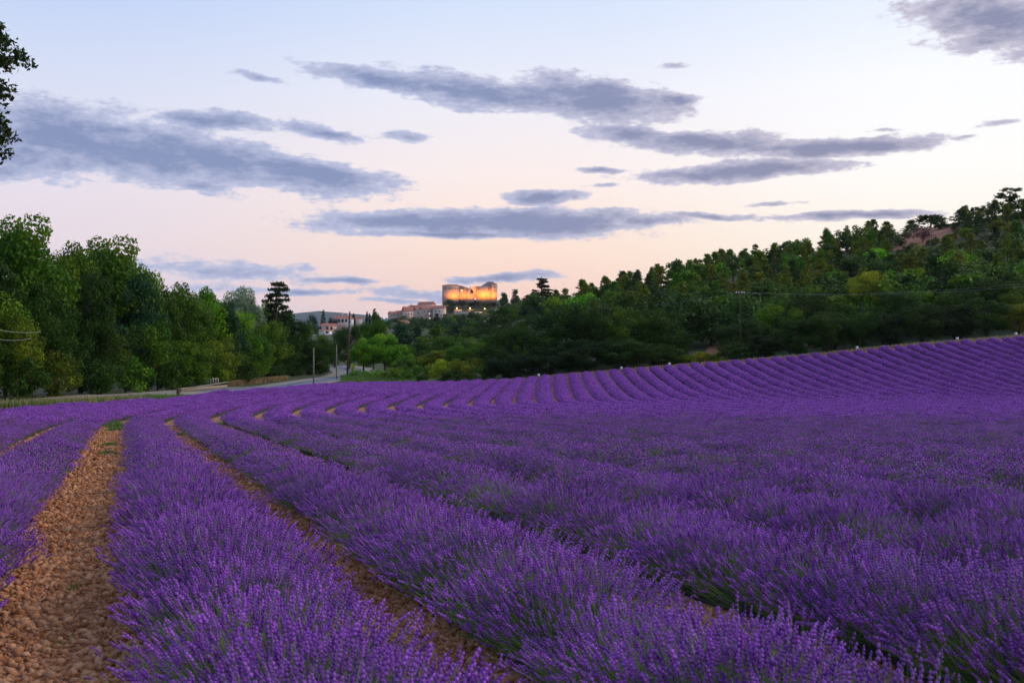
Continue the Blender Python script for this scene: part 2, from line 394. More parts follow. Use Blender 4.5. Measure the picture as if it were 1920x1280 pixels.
# field boundary on the left (beside the road)
def left_edge(D): return np.interp(D, [-10, 12, 70, 90, 150, 160], [-9, -12, -36, -32.5, -27, -26.5])
def make_soil():
    ds = np.arange(-8, 157.6, 0.75); nx = 70; V = []
    for d in ds:
        xl = float(left_edge(d))-0.6; xr = max(0.62*d+14, 14)
        V.append(np.stack([np.linspace(xl, xr, nx), np.full(nx, d)], -1))
    V = np.concatenate(V); z = ground_z(V[:,0], V[:,1])
    V = np.concatenate([V, z[:,None]], 1)
    i, j = np.meshgrid(np.arange(len(ds)-1), np.arange(nx-1), indexing='ij'); a = (i*nx+j).ravel()
    return tag(obj('field_soil', mesh_np('field_soil', V, np.stack([a, a+1, a+1+nx, a+nx], -1), [MT['soil']], smooth=True)), kind='structure')
soil = make_soil()

# ------------------------------------------------------------------ lavender rows
_dd = np.arange(-12, 175, 0.25)
_slope = np.interp(_dd, [-12, 29, 38, 44, 50, 57, 65, 74, 84, 93, 103, 112, 175], [-.39, -.39, -.375, -.335, -.27, -.22, -.175, -.117, -.055, -.02, .01, .035, .05])
_C = np.concatenate([[0], np.cumsum((_slope[1:]+_slope[:-1])/2*0.25)]); _C -= np.interp(5.0, _dd, _C)
SX = 2.1
def path_x(j, D): return -.26+SX*(j-2)+np.interp(D, _dd, _C)
def row_x(j, D): return path_x(j, D)+SX/2+(.10 if j == 1 else (-.20 if j == 0 else (-.03 if j == 2 else 0)))

def spindle(n_sides, prof):
    """prof: list (z, r) with r=0 at both ends -> verts, tris (unit, along z)"""
    V = [(0,0,prof[0][0])]; T = []
    for (z, r) in prof[1:-1]:
        for k in range(n_sides):
            t = 2*math.pi*k/n_sides; V.append((r*math.cos(t), r*math.sin(t), z))
    V.append((0,0,prof[-1][0])); R = len(prof)-2; n = n_sides
    for k in range(n):
        k2 = (k+1) % n
        T.append((0, 1+k2, 1+k)); e = 1+(R-1)*n; T.append((len(V)-1, e+k, e+k2))
        for r in range(R-1):
            a = 1+r*n; T.append((a+k, a+k2, a+n+k2)); T.append((a+k, a+n+k2, a+n+k))
    return np.array(V), np.array(T)

def orient(dirs, rnd):
    d = dirs/np.linalg.norm(dirs, axis=1, keepdims=True)
    a = np.cross(d, rnd.normal(size=d.shape)); a /= np.linalg.norm(a, axis=1, keepdims=True)+1e-9
    return a, np.cross(d, a), d

def lavender_plant(seed, n, head_prof, sides, stem_w, blades, green=0.0, RX=.73, RY=.50, H=.545, low=.90):
    r = np.random.default_rng(seed)
    # tips over an uneven dome
    th = np.arccos(1-r.random(n)**1.2*low); ph = r.random(n)*2*np.pi
    lump = 1+0.10*np.sin(ph*3+seed)+0.06*np.sin(th*7+ph*2)
    rad = r.uniform(.78, 1.04, n)*lump
    tip = np.stack([np.sin(th)*np.cos(ph)*RX, np.sin(th)*np.sin(ph)*RY, np.cos(th)*(H-.16)+.16], -1)*rad[:,None]
    tip[:,2] = np.maximum(tip[:,2], .10+.1*r.random(n))
    base = tip*np.array([.30,.30,.16])+r.normal(size=(n,3))*np.array([.05,.05,.02])
    mid = (base+tip)/2; mid[:,2] -= 0.02; mid[:,:2] *= 1.06
    hd = tip-mid; hd[:,2] += .12*np.linalg.norm(hd, axis=1); hd += r.normal(size=(n,3))*.05
    Vs, Fq, Ft, tint, mq, mt = [], [], [], [], [], []
    nv = 0
    keep = r.random(n) > green
    hv, ht = head_prof if isinstance(head_prof, tuple) else spindle(sides, head_prof)
    a, b, c = orient(hd[keep], r); k = keep.sum()
    sc = r.uniform(.55, 1.12, k)[:,None,None]
    HV = tip[keep][:,None,:]+(a[:,None,:]*hv[None,:,0:1]+b[:,None,:]*hv[None,:,1:2]+c[:,None,:]*hv[None,:,2:3])*sc
    Vs.append(HV.reshape(-1,3)); Ft.append((ht[None]+(np.arange(k)*len(hv))[:,None,None]).reshape(-1,3)); mt.append(np.zeros(k*len(ht)))
    tn = np.clip(r.normal(.5, .27, k), 0, 1); tint.append(np.repeat(tn, len(hv))); nv += k*len(hv)
    if stem_w > 0:
        side = np.cross(tip-base, r.normal(size=(n,3))); side /= np.linalg.norm(side, axis=1, keepdims=True)+1e-9
        w = stem_w
        SV = np.stack([base-side*w, base+side*w, mid-side*w, mid+side*w, tip-side*w*.7, tip+side*w*.7], 1)
        o = (np.arange(n)*6+nv)[:,None]
        Vs.append(SV.reshape(-1,3)); Fq.append(np.concatenate([o+np.array([[0,1,3,2]]), o+np.array([[2,3,5,4]])])); mq.append(np.ones(2*n)); nv += n*6
        tint.append(np.repeat(np.clip(r.normal(.5,.25,n),0,1), 6))
    if blades:
        m = blades
        th = np.arccos(1-r.random(m)*0.95); ph = r.random(m)*2*np.pi; rr = r.uniform(.45,.86,m)
        t2 = np.stack([np.sin(th)*np.cos(ph)*RX*.92, np.sin(th)*np.sin(ph)*RY, np.cos(th)*(H-.14)+.10], -1)*rr[:,None]
        b2 = t2*np.array([.45,.45,.35]); side = np.cross(t2-b2, r.normal(size=(m,3))); side /= np.linalg.norm(side, axis=1, keepdims=True)+1e-9
        w = max(stem_w*2.2, .004)
        md = b2*.4+t2*.6
        SV = np.stack([b2-side*w*.6, md-side*w, t2, md+side*w], 1); o = (np.arange(m)*4+nv)[:,None]
        Vs.append(SV.reshape(-1,3)); Fq.append(o+np.array([[0,1,2,3]])); mq.append(np.full(m,2)); nv += m*4
        tint.append(np.repeat(np.clip(r.normal(.5,.25,m),0,1), 4))
    faces = []; fm = []
    if Fq: faces.append(np.concatenate(Fq)); fm.append(np.concatenate(mq))
    faces.append(np.concatenate(Ft)); fm.append(np.concatenate(mt))
    return mesh_np('lavender_plant', np.concatenate(Vs), faces, [MT['flower'], MT['stem'], MT['herb']], np.concatenate(fm), {'tint': np.concatenate(tint)})

def whorl_head():
    # three separate whorls of florets up the stalk
    rr = np.random.default_rng(3); V, T = [], []
    for (z, rad, hh) in ((-.034,.0055,.008),(-.010,.0085,.012),(.008,.0090,.013),(.026,.0065,.013)):
        v, t = spindle(4, [(z-hh,0),(z+hh*.1,rad),(z+hh,0)]); a = rr.uniform(0,1.5)
        v = v @ np.array([[math.cos(a),math.sin(a),0],[-math.sin(a),math.cos(a),0],[0,0,1]]); v[:,:2] += rr.normal(size=2)*.0018
        T.append(t+sum(len(q) for q in V)); V.append(v)
    return np.concatenate(V), np.concatenate(T)
HEAD0 = whorl_head()
HEAD1 = [(-.030,0),(.0,.0105),(.034,0)]
HEAD2 = [(-.05,0),(.0,.026),(.055,0)]
PLANTS = bpy.data.collections.new('lavender_plants')      # source meshes for the instancer, in no scene
def add_plant(me, i):
    o = bpy.data.objects.new(f'p{i:02d}', me); PLANTS.objects.link(o)
pi = 0
for s in range(5): add_plant(lavender_plant(100+s, 800, HEAD0, 3, .0015, 760, low=.74), pi); pi += 1      # 0-4 near
add_plant(lavender_plant(150, 620, HEAD0, 3, .0016, 900, green=.62), pi); pi += 1                 # 5 near, few flowers
for s in range(4): add_plant(lavender_plant(200+s, 640, HEAD1, 3, .0022, 200, low=.68), pi); pi += 1      # 6-9 middle
add_plant(lavender_plant(250, 400, HEAD1, 3, .0030, 420, green=.6), pi); pi += 1                  # 10 middle, few flowers
for s in range(3): add_plant(lavender_plant(300+s, 300, HEAD2, 3, 0, 60, low=.62), pi); pi += 1            # 11-13 far
add_plant(lavender_plant(350, 160, HEAD2, 3, 0, 260, green=.7), pi); pi += 1                      # 14 far, few flowers

def make_instancer():
    g = bpy.data.node_groups.new('plants_on_points', 'GeometryNodeTree')
    g.interface.new_socket('Geometry', in_out='INPUT', socket_type='NodeSocketGeometry')
    g.interface.new_socket('Geometry', in_out='OUTPUT', socket_type='NodeSocketGeometry')
    N, L = g.nodes, g.links
    gi = N.new('NodeGroupInput'); go = N.new('NodeGroupOutput')
    ci = N.new('GeometryNodeCollectionInfo'); ci.inputs['Collection'].default_value = PLANTS; ci.inputs['Separate Children'].default_value = True; ci.inputs['Reset Children'].default_value = True
    ip = N.new('GeometryNodeInstanceOnPoints'); ip.inputs['Pick Instance'].default_value = True
    def na(nm, t):
        n = N.new('GeometryNodeInputNamedAttribute'); n.data_type = t; n.inputs['Name'].default_value = nm; return n.outputs['Attribute']
    L.new(gi.outputs[0], ip.inputs['Points']); L.new(ci.outputs[0], ip.inputs['Instance'])
    L.new(na('idx', 'INT'), ip.inputs['Instance Index']); L.new(na('rot', 'FLOAT_VECTOR'), ip.inputs['Rotation']); L.new(na('scl', 'FLOAT_VECTOR'), ip.inputs['Scale'])
    L.new(ip.outputs[0], go.inputs[0])
    return g
INST = make_instancer()

def points_obj(name, P, rot, scl, idx, parent):
    me = bpy.data.meshes.new(name); me.vertices.add(len(P)); me.vertices.foreach_set('co', np.asarray(P, np.float32).ravel())
    for nm, t, a in (('rot','FLOAT_VECTOR',rot),('scl','FLOAT_VECTOR',scl)):
        at = me.attributes.new(nm, t, 'POINT'); at.data.foreach_set('vector', np.asarray(a, np.float32).ravel())
    at = me.attributes.new('idx', 'INT', 'POINT'); at.data.foreach_set('value', np.asarray(idx, np.int32))
    for m in (MT['flower'], MT['stem'], MT['herb']): me.materials.append(m)
    o = obj(name, me, parent); md = o.modifiers.new('plants', 'NODES'); md.node_group = INST
    return o

def lavender_row(j):
    d0 = -1.0; ds = np.arange(d0, 155.4, 0.05); xs = row_x(j, ds)
    end = 155.0+0.5*math.sin(j*2.3)
    ok = (np.abs(xs) < .56*np.maximum(ds, 0)+5.5) & (xs > left_edge(ds)+0.9) & (ds < end)
    if j >= 2: ok &= (ds > 1.2)
    if ok.sum() < 60: return None
    ds = ds[ok]; xs = xs[ok]
    r = np.random.default_rng(1000+j)
    dist = np.hypot(xs, ds)
    seg = np.concatenate([[0], np.cumsum(np.hypot(np.diff(xs), np.diff(ds)))])
    P, rot, scl, idx = [], [], [], []
    s = 0.2
    while s < seg[-1]:
        k = int(np.searchsorted(seg, s)); k = min(k, len(ds)-1)
        x, d = xs[k], ds[k]; di = dist[k]
        hd = math.atan(np.interp(d, _dd, _slope))           # heading from +Y towards +X
        few = r.random() < (.20 if di < 20 else (.15 if di < 45 else .04))
        if di < r.uniform(12, 19): i = 5 if few else r.integers(0,5); step = .40
        elif di < r.uniform(38, 66): i = 10 if few else r.integers(6,10); step = .42
        else: i = 14 if few else r.integers(11,14); step = .46
        P.append((x+r.normal()*.04, d, 0)); rot.append((r.normal()*.05, r.normal()*.05, -hd+(math.pi if r.random()<.5 else 0)+r.normal()*.15))
        jt = .10 if di < 30 else .05; a = r.uniform(1-jt,1+jt)*(1+.04*math.sin(s*.9+j))*float(np.interp(di, [5,14,30,85,115], [1.08,1.02,.98,1.05,1.30])); hh = a*r.uniform(1-jt,1+jt)*float(np.interp(di, [5,12,24,40,85,115], [1,.92,.80,.72,.78,.98]))
        if few: a *= .92; hh *= .85
        scl.append((a, a, hh)); idx.append(i); s += step*r.uniform(.85,1.15)
    P = np.array(P); P[:,2] = ground_z(P[:,0], P[:,1])-.02
    m = len(ds)//2
    root = empty('lavender_row', (float(xs[m]), float(ds[m]), gz(xs[m], ds[m])))
    org = np.array(root.location)
    # leafy cushion under the flowers
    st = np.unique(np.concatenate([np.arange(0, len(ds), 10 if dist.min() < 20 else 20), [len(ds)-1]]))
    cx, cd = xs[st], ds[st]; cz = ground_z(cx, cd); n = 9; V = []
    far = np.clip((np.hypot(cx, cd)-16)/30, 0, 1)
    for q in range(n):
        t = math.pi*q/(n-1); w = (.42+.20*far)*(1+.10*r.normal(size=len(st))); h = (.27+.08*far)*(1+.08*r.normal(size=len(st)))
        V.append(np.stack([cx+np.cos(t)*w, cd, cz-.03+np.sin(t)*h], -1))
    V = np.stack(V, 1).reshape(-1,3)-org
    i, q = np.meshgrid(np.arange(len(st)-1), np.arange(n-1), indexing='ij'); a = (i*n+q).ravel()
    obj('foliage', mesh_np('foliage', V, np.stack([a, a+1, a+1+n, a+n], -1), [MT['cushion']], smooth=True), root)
    f = points_obj('flower_spikes', P-org, rot, scl, idx, root); f['kind'] = 'stuff'
    if j >= 1: lb = f'purple lavender row, {ordinal(j)} to the right of the wide stony path'
    else: lb = f'purple lavender row, {ordinal(1-j)} to the left of the wide stony path'
    tag(root, lb, 'lavender row', 'lavender rows sweeping across the field')
    return root
for j in range(-12, 56): lavender_row(j)

# ------------------------------------------------------------------ stones on the paths
def ico():
    t = (1+5**.5)/2
    V = np.array([(-1,t,0),(1,t,0),(-1,-t,0),(1,-t,0),(0,-1,t),(0,1,t),(0,-1,-t),(0,1,-t),(t,0,-1),(t,0,1),(-t,0,-1),(-t,0,1)], float)
    V /= np.linalg.norm(V[0])
    T = np.array([(0,11,5),(0,5,1),(0,1,7),(0,7,10),(0,10,11),(1,5,9),(5,11,4),(11,10,2),(10,7,6),(7,1,8),(3,9,4),(3,4,2),(3,2,6),(3,6,8),(3,8,9),(4,9,5),(2,4,11),(6,2,10),(8,6,7),(9,8,1)])
    return V, T
def stones():
    r = np.random.default_rng(55); V0, T0 = ico()
    pos = []
    for j, d0, d1, dens, s0 in ((1,1.5,9,620,.024),(1,9,16,380,.028),(1,16,42,130,.040),(2,2,10,520,.024),(2,10,42,130,.038),(0,4,14,300,.028),(0,14,45,130,.04),(3,4,45,60,.04),(-1,8,50,70,.042),(4,25,50,60,.04)):
        n = int((d1-d0)*1.05*dens*3.2); d = r.uniform(d0, d1, n); x = path_x(j, d)+r.uniform(-.72,.66,n)
        s = np.minimum(s0*.50*np.exp(r.normal(0,.50,n)), .032+.0008*d); pos.append(np.stack([x, d, s], -1))
    A = np.concatenate(pos); px = np.abs(A[:,0]) < .56*A[:,1]+1; A = A[px]
    show = A[:,2]/A[:,1]; inpath = (np.abs(A[:,0]-path_x(1, A[:,1])) < .30) & (A[:,1] > 4.4) & (A[:,1] < 12)
    order = np.argsort(-(show*inpath)); big = order[:300]; rest = order[300:]
    # singles: 8 shared shapes
    shapes = []
    for k in range(8):
        q = V0*(1+.30*r.normal(size=V0.shape)); q *= np.array([1.15,.85,.6])
        shapes.append(mesh_np('stone', q, T0, [MT['stone']], attrs={'tint': np.full(12, r.uniform(.1,.9))}, smooth=False))
    for i in big:
        x, d, s = A[i]; o = bpy.data.objects.new('stone', shapes[r.integers(8)]); o.location = (x, d, gz(x, d)+s*.35)
        o.rotation_euler = (r.normal()*.35, r.normal()*.35, r.uniform(0,6.28)); o.scale = (s*1.1, s*1.1, s*1.1); link(o, soil)
    B = A[rest]; n = len(B); yaw = r.uniform(0, 2*np.pi, n)
    q = V0[None]*(1+.30*r.normal(size=(n,12,3)))*(np.array([1.15,.85,.6])*np.exp(r.normal(0,.22,(n,1,3))))*B[:,2][:,None,None]
    til = r.normal(size=(n,2))*.4
    q[:,:,2] += q[:,:,0]*til[:,0:1]+q[:,:,1]*til[:,1:2]
    X = q[:,:,0]*np.cos(yaw)[:,None]-q[:,:,1]*np.sin(yaw)[:,None]; Y = q[:,:,0]*np.sin(yaw)[:,None]+q[:,:,1]*np.cos(yaw)[:,None]
    Z = q[:,:,2]+(ground_z(B[:,0], B[:,1])+B[:,2]*.25)[:,None]
    V = np.stack([X+B[:,0:1], Y+B[:,1:2], Z], -1).reshape(-1,3)
    T = (T0[None]+(np.arange(n)*12)[:,None,None]).reshape(-1,3)
    o = obj('gravel', mesh_np('gravel', V, T, [MT['stone']], attrs={'tint': np.repeat(np.clip(r.normal(.42,.28,n),0,1), 12)}), soil); o['kind'] = 'stuff'
stones()

# ------------------------------------------------------------------ grass
def blades(name, pts, hmin, hmax, w, mat, seed, label, cat='grass', lean=.3):
    r = np.random.default_rng(seed); n = len(pts); P = np.column_stack([pts, ground_z(pts[:,0], pts[:,1])-.03])
    h = r.uniform(hmin, hmax, n); a = r.uniform(0, 2*np.pi, n); l = r.normal(size=(n,2))*lean*h[:,None]
    s = np.stack([np.cos(a), np.sin(a), np.zeros(n)], -1)*w
    mid = P+np.column_stack([l*.35, h*.6]); tip = P+np.column_stack([l, h])
    V = np.stack([P-s, P+s, mid+s*.8, tip, mid-s*.8], 1).reshape(-1,3)
    o5 = (np.arange(n)*5)[:,None]
    me = mesh_np(name, V, [o5+np.array([[0,1,2,4]]), o5+np.array([[4,2,3]])], [mat], attrs={'tint': np.repeat(np.clip(r.normal(.5,.25,n),0,1), 5)})
    return tag(obj(name, me), label, cat, kind='stuff')
r0 = np.random.default_rng(9)
def strip(n, d0, d1, f0, f1):
    d = r0.uniform(d0, d1, n); return np.column_stack([f0(d)+(f1(d)-f0(d))*r0.random(n), d])
# dry fringe along the far edge of the field
n = 11000; u = 690+1270*r0.random(n)**1.7; d = 156.2+r0.random(n)*np.interp(u, [690,1250,1500,1960], [6,4,1.8,1.2])
blades('dry_grass', np.column_stack([at_u(u, d), d]), .15, .65, .05, MT['drygrass'], 3, 'dry straw-coloured grass along the far edge of the lavender')
n = 9000; u = r0.uniform(640, 780, n); d = r0.uniform(157, 200, n)
blades('green_grass', np.column_stack([at_u(u, d), d]), .3, 1.2, .07, MT['grass'], 4, 'bright green grass by the roadside poles')
n = 9000; d = r0.uniform(71, 98, n); x = left_edge(d)-r0.uniform(.3, 4.0, n)-np.maximum(0, (78-d)*.35)
blades('tall_grass', np.column_stack([x, d]), .2, .8, .04, MT['grass'], 5, 'tall pale green grass at the foot of the left wood')
n = 1300; d = r0.uniform(71, 90, n); x = left_edge(d)-r0.uniform(.2, 3.0, n)-np.maximum(0, (78-d)*.35)
blades('straw_grass', np.column_stack([x, d]), .3, 1.0, .04, MT['drygrass'], 6, 'straw-coloured grass between the lavender and the left wood')
# weeds on the stony path
def weeds():
    spots = [(1,37.5,.22,.9),(1,41,.32,1.2),(1,27.5,.14,.6),(1,24,.14,.5),(0,46,.40,1.6),(1,6.3,.07,.35),(1,8.1,.08,.25),(2,33,.2,.6),(3,42,.25,.6)]
    for j, d, hgt, wd in spots:
        n = 260 if d > 20 else 60
        x0 = float(path_x(j, d)); q = r0.normal(size=(n,2))*np.array([.22, .5])*wd*.6+np.array([x0, d])
        o = blades('weed_patch', q, hgt*.4, hgt*1.1, .012 if d > 20 else .006, MT['grass'], int(d*7), None, None, .6)
        tag(o, f'green weeds on the soil between lavender rows, {ordinal(1+sum(1 for s in spots if s[1]<d))} nearest the camera', 'weeds', 'weeds between the rows')
weeds()

# ------------------------------------------------------------------ road, wall, poles
RD = [(60,-46),(80,-43.5),(100,-41.8),(130,-40.2),(160,-38.2),(190,-36),(215,-35),(240,-37),(265,-43),(290,-53)]
def ribbon(name, pts, w0, w1, dz, mat, kind=None, parent=None):
    dd = np.arange(pts[0][0], pts[-1][0], 2.0); xc = np.interp(dd, [p[0] for p in pts], [p[1] for p in pts])
    k = np.ones(7)/7; xc = np.convolve(np.pad(xc, 3, 'edge'), k, 'valid')
    V = []
    for t in np.linspace(w0, w1, 5): V.append(np.stack([xc+t, dd, ground_z(xc+t, dd)+dz], -1))
    V = np.stack(V, 1).reshape(-1,3); i, q = np.meshgrid(np.arange(len(dd)-1), np.arange(4), indexing='ij'); a = (i*5+q).ravel()
    o = obj(name, mesh_np(name, V, np.stack([a, a+1, a+6, a+5], -1), [mat], smooth=True), parent)
    if kind: o['kind'] = kind
    return o
ribbon('road_verge', RD, -6.0, 5.2, 0.0, MT['gravel'], 'structure')
road = ribbon('road', [p for p in RD if p[0] >= 130], -3.0, 3.0, 0.03, MT['asphalt'], 'structure')
ribbon('edge_line', [p for p in RD if p[0] >= 130], 2.55, 2.75, 0.036, MT['paint'], parent=road)
ribbon('edge_line', [p for p in RD if p[0] >= 130], -2.75, -2.6, 0.036, MT['paint'], parent=road)
ribbon('centre_line', [p for p in RD if p[0] >= 130], .3, .45, 0.036, MT['paint'], parent=road)

def low_wall():
    # parapet seen beyond the road, u 335..425
    a = Vector((at_u(338, 126), 126, 0)); b = Vector((at_u(424, 148), 148, 0)); a.z = gz(a.x, a.y); b.z = gz(b.x, b.y)
    root = empty('parapet_wall', a); tag(root, 'low pale stone parapet wall beside the road at left', 'wall')
    r = random.Random(4); L = (b-a).length; dirv = (b-a).normalized(); rz = math.atan2(dirv.y, dirv.x); n = 22
    for i in range(n):
        for c in range(1):
            t = (i+.5+(.5 if c else 0))/n
            if t > 1: continue
            p = (b-a)*t; hgt = .5
            MB().box((0,0,0), (L/n-.06, .38+r.uniform(-.04,.04), hgt-.04)).build('stone', MT['wall'], root, (p.x, p.y, p.z+.25+c*hgt)).rotation_euler = (0,0,rz)
    m = MB(); m.box(((b-a)*.5)+Vector((0,0,.60)), (L+.3, .5, .12), rz); m.build('coping', MT['concrete'], root)
    # white balusters beyond it
    c0 = Vector((at_u(385, 152), 152, 0)); c1 = Vector((at_u(409, 158), 158, 0)); c0.z = gz(c0.x, c0.y)+.5; c1.z = gz(c1.x, c1.y)+.5
    rt = empty('balustrade', c0); tag(rt, 'row of pale balusters behind the parapet wall', 'balustrade')
    for i in range(6):
        p = (c1-c0)*(i/5); MB().box((p.x,p.y,p.z+.5), (.16,.16,.8), 0, .8).build('baluster', MT['railing'], rt)
    MB().tube([Vector((0,0,.9)), (c1-c0)+Vector((0,0,.9))], .05, 6).build('rail', MT['railing'], rt)
    # dry hedge bank right of it
    r2 = np.random.default_rng(8)
    n = 4000; u = r2.uniform(428, 540, n); d = 168+(u-428)*.22+r2.uniform(0, 3, n)
    blades('dry_hedge', np.column_stack([at_u(u, d), d]), .2, 1.1, .06, MT['drygrass'], 12, 'brown dry hedge bank along the far side of the road', 'hedge')
low_wall()

def pole(u, d, top_y, r, mat, label, arms=False, lean=0.0, base_dz=0.0):
    x = at_u(u, d); z = gz(x, d)+base_dz; h = CAMZ+(640-top_y)*d/F-z
    root = empty('utility_pole', (x, d, z)); tag(root, label, 'pole')
    MB().tube([(0,0,-.3),(lean*.5,0,h*.5),(lean,0,h)], [r, r*.85, r*.65], 8).build('post', mat, root, smooth=True)
    if arms:
        MB().box((lean,0,h-.5), (1.5,.12,.14)).build('crossarm', mat, root)
        for s in (-.65,-.25,.25,.65): MB().tube([(lean+s,0,h-.42),(lean+s,0,h-.15)], [.06,.09], 6).build('insulator', MT['white'], root)
    return Vector((x+lean, d, z+h))
p_tall = pole(651, 205, 584, .22, MT['wood'], 'tall dark wooden utility pole beside the road', lean=.5)
MB_lampx = p_tall
pole(588, 172, 652, .15, MT['concrete'], 'pale concrete pole at the field edge, left of the tall dark pole')
pole(631, 198, 646, .13, MT['concrete'], 'slim grey pole between the concrete pole and the tall dark pole')
pole(661, 222, 652, .22, MT['concrete'], 'grey pole just right of the tall dark pole')
pole(334, 104, 727, .22, MT['wood'], 'short dark marker post at the edge of the lavender', base_dz=0)
p_r = pole(1388, 166, 545, .09, MT['wood'], 'slender power pole with white insulators before the right wood', arms=True)

def wire(p, q, sag, r, mat, label, grp='overhead wires'):
    p = Vector(p); q = Vector(q); pts = []
    for i in range(25):
        t = i/24; v = p.lerp(q, t); v.z -= sag*4*t*(1-t); pts.append(v)
    o = MB().tube([v-p for v in pts], r, 4).build('overhead_wire', mat, None, p); tag(o, label, 'wire', grp)
def P3(u, y, d): return Vector((at_u(u, d), d, CAMZ+(640-y)*d/F))
wire(p_r+Vector((.3,0,-.3)), P3(1990, 524, 150), 1.0, .006, MT['wirepale'], 'upper power wire from the slender pole to the right edge')
wire(p_r+Vector((-.3,0,-.3)), P3(1990, 530, 152), 1.0, .006, MT['wirepale'], 'lower power wire from the slender pole to the right edge')
wire(p_r+Vector((-.6,0,-.3)), P3(1090, 577, 200), .8, .012, MT['wire'], 'dark power wire running left from the slender pole')
wire(P3(-30, 611, 78), P3(75, 622, 92), .25, .010, MT['wirepale'], 'upper pale wire before the left wood')
wire(P3(-30, 630, 78), P3(60, 634, 92), .25, .010, MT['wirepale'], 'lower pale wire before the left wood')
wire(p_tall+Vector((0,0,-7.6)), P3(661, 654, 222), .6, .018, MT['wirepale'], 'pale wire slung between the dark pole and the grey pole')
wire(P3(640, 660, 215), p_tall+Vector((0,0,-8.4)), .4, .018, MT['wirepale'], 'pale wire reaching the dark pole from the left')
wire(P3(661, 654, 222), P3(690, 655, 235), 1.6, .018, MT['wirepale'], 'pale wire sagging right of the grey pole')

def road_sign():
    x = at_u(664, 214); z = gz(x, 214); root = empty('road_sign', (x, 214, z)); tag(root, 'yellow road sign on a post right of the tall dark pole', 'sign')
    h = CAMZ+(640-681)*214/F-z
    MB().tube([(-.3,0,-.2),(-.3,0,h)], .07, 6).build('post', MT['concrete'], root)
    MB().box((-.3,-.09,h-.75), (.75,.05,1.4), 0).build('panel', MT['yellow'], root)
    MB().box((1.6,-.06,h-.35), (2.8,.06,.34), 0).build('arm', MT['yellow'], root)
    MB().box((-.3,-.12,h-2.6), (.5,.05,.45)).build('plate', MT['white'], root)
road_sign()
# white row markers at the far edge
mk = [(1010,702),(1165,690),(1255,683),(1607,650),(1795,633),(1905,624)]
names = ['leftmost, below the dark oaks', 'second from the left', 'third from the left', 'fourth from the left', 'fifth from the left', 'rightmost, near the picture edge']
for (u, y), nm in zip(mk, names):
    d = 156.0; x = at_u(u, d); z = gz(x, d); h = max(CAMZ+(640-y)*d/F-z, .85)
    root = empty('row_marker', (x, d, z)); tag(root, f'small white marker box on a stake at the field edge, {nm}', 'marker', 'white row markers')
    MB().box((0,0,h/2-.2), (.08,.08,h)).build('stake', MT['concrete'], root); MB().box((0,-.03,h-.12), (.34,.22,.38)).build('box', MT['white'], root)

# ------------------------------------------------------------------ trees
def leaf_quads(P, out, r, size, long=1.5, up=.25, rnd=.9):
    n = len(P); nr = out+r.normal(size=(n,3))*rnd+np.array([0,0,up]); nr /= np.linalg.norm(nr, axis=1, keepdims=True)+1e-9
    a = np.cross(nr, r.normal(size=(n,3))); a /= np.linalg.norm(a, axis=1, keepdims=True)+1e-9; b = np.cross(nr, a)
    s = (size*r.uniform(.6,1.4,n))[:,None]
    V = np.stack([P-a*s*long*.5, P+b*s*.5+a*s*.05, P+a*s*long*.5+nr*s*.15, P-b*s*.5+a*s*.05], 1)
    return V.reshape(-1,3), (np.arange(n)*4)[:,None]+np.array([[0,1,2,3]])

